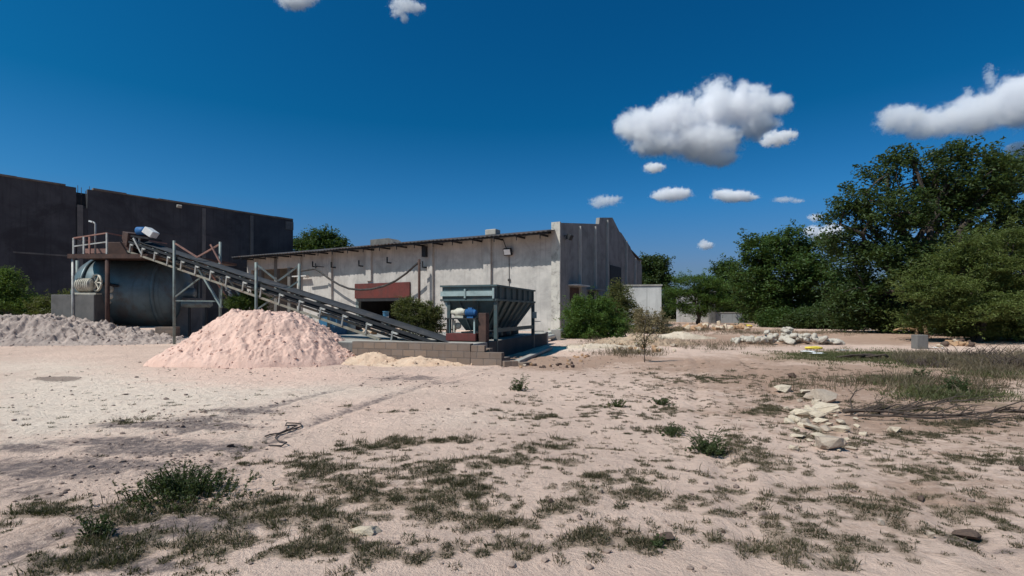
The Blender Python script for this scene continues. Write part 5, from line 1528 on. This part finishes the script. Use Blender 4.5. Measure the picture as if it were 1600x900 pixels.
# ------------------------------------------------------------------ clouds (lit volumes far beyond the yard)
def cloud(label, spec, Y, dens, amp=.55, nscale=3.2, depth=.8, gain=3.0, edge=.36):
    """spec: list of (px,py,rx,ry) puffs measured on the photo"""
    L_ = LB(spec, Y, depth)
    x0 = min(l[0] - l[3] * 1.35 for l in L_); x1 = max(l[0] + l[3] * 1.35 for l in L_)
    y0 = min(l[1] - l[4] * 1.35 for l in L_); y1 = max(l[1] + l[4] * 1.35 for l in L_)
    z0 = min(l[2] - l[5] * 1.35 for l in L_); z1 = max(l[2] + l[5] * 1.35 for l in L_)
    c = Vector(((x0 + x1) / 2, (y0 + y1) / 2, (z0 + z1) / 2))
    mb = MB(); mb.bb(x0 - c.x, x1 - c.x, y0 - c.y, y1 - c.y, z0 - c.z, z1 - c.z)
    m = bpy.data.materials.new('cloud'); m.use_nodes = True; t = NT(m); t.n.clear()
    out = t.new('ShaderNodeOutputMaterial'); pv_ = t.new('ShaderNodeVolumePrincipled')
    pv_.inputs['Color'].default_value = (.985, .98, .99, 1); pv_.inputs['Anisotropy'].default_value = .0
    co = t.new('ShaderNodeTexCoord').outputs['Object']
    fld = None
    for l in L_:
        s1 = t.new('ShaderNodeVectorMath', operation='SUBTRACT'); t.link(co, s1.inputs[0]); s1.inputs[1].default_value = (l[0] - c.x, l[1] - c.y, l[2] - c.z)
        s2 = t.new('ShaderNodeVectorMath', operation='DIVIDE'); t.link(s1.outputs[0], s2.inputs[0]); s2.inputs[1].default_value = l[3:]
        s3 = t.new('ShaderNodeVectorMath', operation='LENGTH'); t.link(s2.outputs[0], s3.inputs[0])
        f = t.math('SUBTRACT', 1.0, s3.outputs['Value'])
        fld = f if fld is None else t.math('SMOOTH_MAX', fld, f, .12)
    ref = max(l[5] for l in L_)
    n = t.noise(nscale / ref * .62, co, 9, .62, .35)
    n = t.math('ADD', n, t.math('MULTIPLY', t.math('SUBTRACT', t.noise(nscale / ref * 2.4, co, 8, .72, .8), .5), .78))
    d = t.math('SUBTRACT', t.math('ADD', fld, t.math('MULTIPLY', t.math('SUBTRACT', n, .5), amp * 2.9)), .06)
    d = t.math('MULTIPLY', t.ramp(d, .0, edge), dens * .5 / ref)
    t.link(d, pv_.inputs['Density']); t.link(pv_.outputs[0], out.inputs['Volume'])
    o = build('cloud', mb, m); o.location = c
    return tag(o, label, 'cloud', 'fair-weather clouds')


cloud('largest puffy white cloud with a ragged bulging top', [(1005, 200, 46, 34), (1060, 185, 52, 38), (1120, 165, 42, 44), (1165, 165, 46, 40), (1210, 165, 36, 20), (1100, 220, 70, 34), (1020, 225, 46, 22), (1120, 248, 40, 16), (980, 195, 26, 20), (1180, 195, 40, 26)], 1600, 8, .5, 2.6)
cloud('small ragged cloud just right of the largest one', [(1215, 216, 26, 13), (1232, 210, 16, 8), (1200, 222, 14, 8)], 1250, 4, .75, 2.6)
cloud('tiny cloud scrap below the largest cloud', [(1022, 262, 18, 9)], 1150, 4, .6, 2.6)
cloud('long white cloud slanting off the right edge', [(1410, 188, 46, 26), (1470, 190, 50, 24), (1530, 178, 60, 34), (1590, 160, 60, 46), (1640, 150, 60, 50), (1440, 205, 30, 16)], 1700, 6, .5, 2.6)
cloud('thin wisp above the slanting cloud', [(1546, 118, 9, 16), (1512, 150, 8, 16)], 1700, 1.6, .9, 2.)
cloud('oval low cloud nearer the gable', [(1050, 304, 32, 12), (1035, 306, 20, 9), (1064, 302, 20, 10)], 2400, 4, .55, 2.6)
cloud('oval low cloud left of the tall tree', [(1148, 307, 34, 10), (1130, 304, 20, 10), (1165, 309, 20, 7)], 2400, 4, .55, 2.6)
cloud('faint ragged cloud just above the gable', [(945, 314, 24, 9), (935, 319, 14, 7), (960, 311, 14, 6)], 2400, 1.6, .8, 2.6)
cloud('tiny low cloud over the annex', [(1103, 384, 14, 7), (1100, 380, 8, 7)], 3000, 3, .55, 2.2)
cloud('low cloud peeping out between the two big trees', [(1285, 368, 24, 17), (1270, 362, 16, 11), (1300, 362, 20, 16)], 2800, 5, .5, 2.4)
cloud('faint flat cloud above the one between the trees', [(1274, 340, 13, 7)], 2800, 2, .6, 2.2)
cloud('white cloud cut off by the upper edge, further left', [(462, 2, 30, 14), (450, -6, 24, 14), (478, -6, 24, 14)], 1500, 4, .5, 2.4)
cloud('torn wispy cloud at the upper edge, further right', [(632, 8, 24, 12), (650, 12, 14, 10), (622, 20, 12, 8), (632, 28, 8, 8)], 1500, 2.4, .85, 2.2)
cloud('cloud behind the crown of the tall tree at the right edge', [(1590, 232, 20, 12), (1610, 240, 26, 16)], 1800, 4, .5, 2.4)
cloud('very faint streak of cloud right of the oval clouds', [(1225, 312, 18, 5), (1245, 314, 12, 4)], 2400, .8, .8, 2.2)

# ------------------------------------------------------------------ sun, sky, camera
EL = D(52)
sd = Vector((-.862 * math.cos(EL), -.507 * math.cos(EL), math.sin(EL)))      # towards the sun
sun = bpy.data.lights.new('sun', 'SUN'); sun.energy = 5.0; sun.angle = D(.5); sun.color = (1, .955, .89)
so = bpy.data.objects.new('sun', sun); COL.objects.link(so)
so.rotation_euler = (-sd).to_track_quat('-Z', 'Y').to_euler()
W = bpy.data.worlds.new('World'); S.world = W; W.use_nodes = True
t = NT(W)
bgn = [n for n in t.n if n.type == 'BACKGROUND'][0]
sk = t.new('ShaderNodeTexSky', sky_type='NISHITA'); sk.sun_disc = False
sk.sun_elevation = EL; sk.sun_rotation = math.atan2(sd.x, sd.y)
sk.altitude = 0; sk.air_density = 1.0; sk.dust_density = 2.2; sk.ozone_density = 2.5
hs_ = t.new('ShaderNodeHueSaturation'); hs_.inputs['Saturation'].default_value = 1.25
t.link(sk.outputs[0], hs_.inputs['Color'])
gm_ = t.new('ShaderNodeNewGeometry'); sx_ = t.new('ShaderNodeSeparateXYZ'); t.link(gm_.outputs['Incoming'], sx_.inputs[0])
el_ = t.math('ABSOLUTE', sx_.outputs[2])
cr_ = t.new('ShaderNodeValToRGB'); t.link(el_, cr_.inputs[0])
for k_, (p_, c_) in enumerate(((.09, (.46, .60, .88)), (.20, (.20, .66, .94)), (.34, (.035, .53, .73)), (.50, (.03, .52, .72)))):
    e_ = cr_.color_ramp.elements[k_] if k_ < 2 else cr_.color_ramp.elements.new(p_)
    e_.position = p_; e_.color = (*c_, 1)
t.link(t.mix(1.0, t.mix(1.0, hs_.outputs[0], cr_.outputs[0], 'MULTIPLY'), (2, 2, 2), 'MULTIPLY'), bgn.inputs[0])
bgn.inputs[1].default_value = .055
cam = bpy.data.cameras.new('camera'); co = bpy.data.objects.new('camera', cam); COL.objects.link(co)
cam.sensor_width = 36; cam.lens = 36 * F / 1600; cam.shift_y = (HZ - 450) / 1600
co.location = (0, 0, EYE); co.rotation_euler = (D(90), 0, 0)
cam.clip_end = 12000; cam.clip_start = .05
S.camera = co
S.view_settings.view_transform = 'Standard'; S.view_settings.look = 'None'
S.view_settings.exposure = 0; S.view_settings.gamma = 1; S.view_settings.use_curve_mapping = False
cy = S.cycles
cy.use_denoising = True
cy.max_bounces = 20; cy.diffuse_bounces = 4; cy.glossy_bounces = 2; cy.transmission_bounces = 4; cy.volume_bounces = 20; cy.transparent_max_bounces = 8
cy.volume_step_rate = .25; cy.volume_max_steps = 256
cy.sample_clamp_indirect = 8
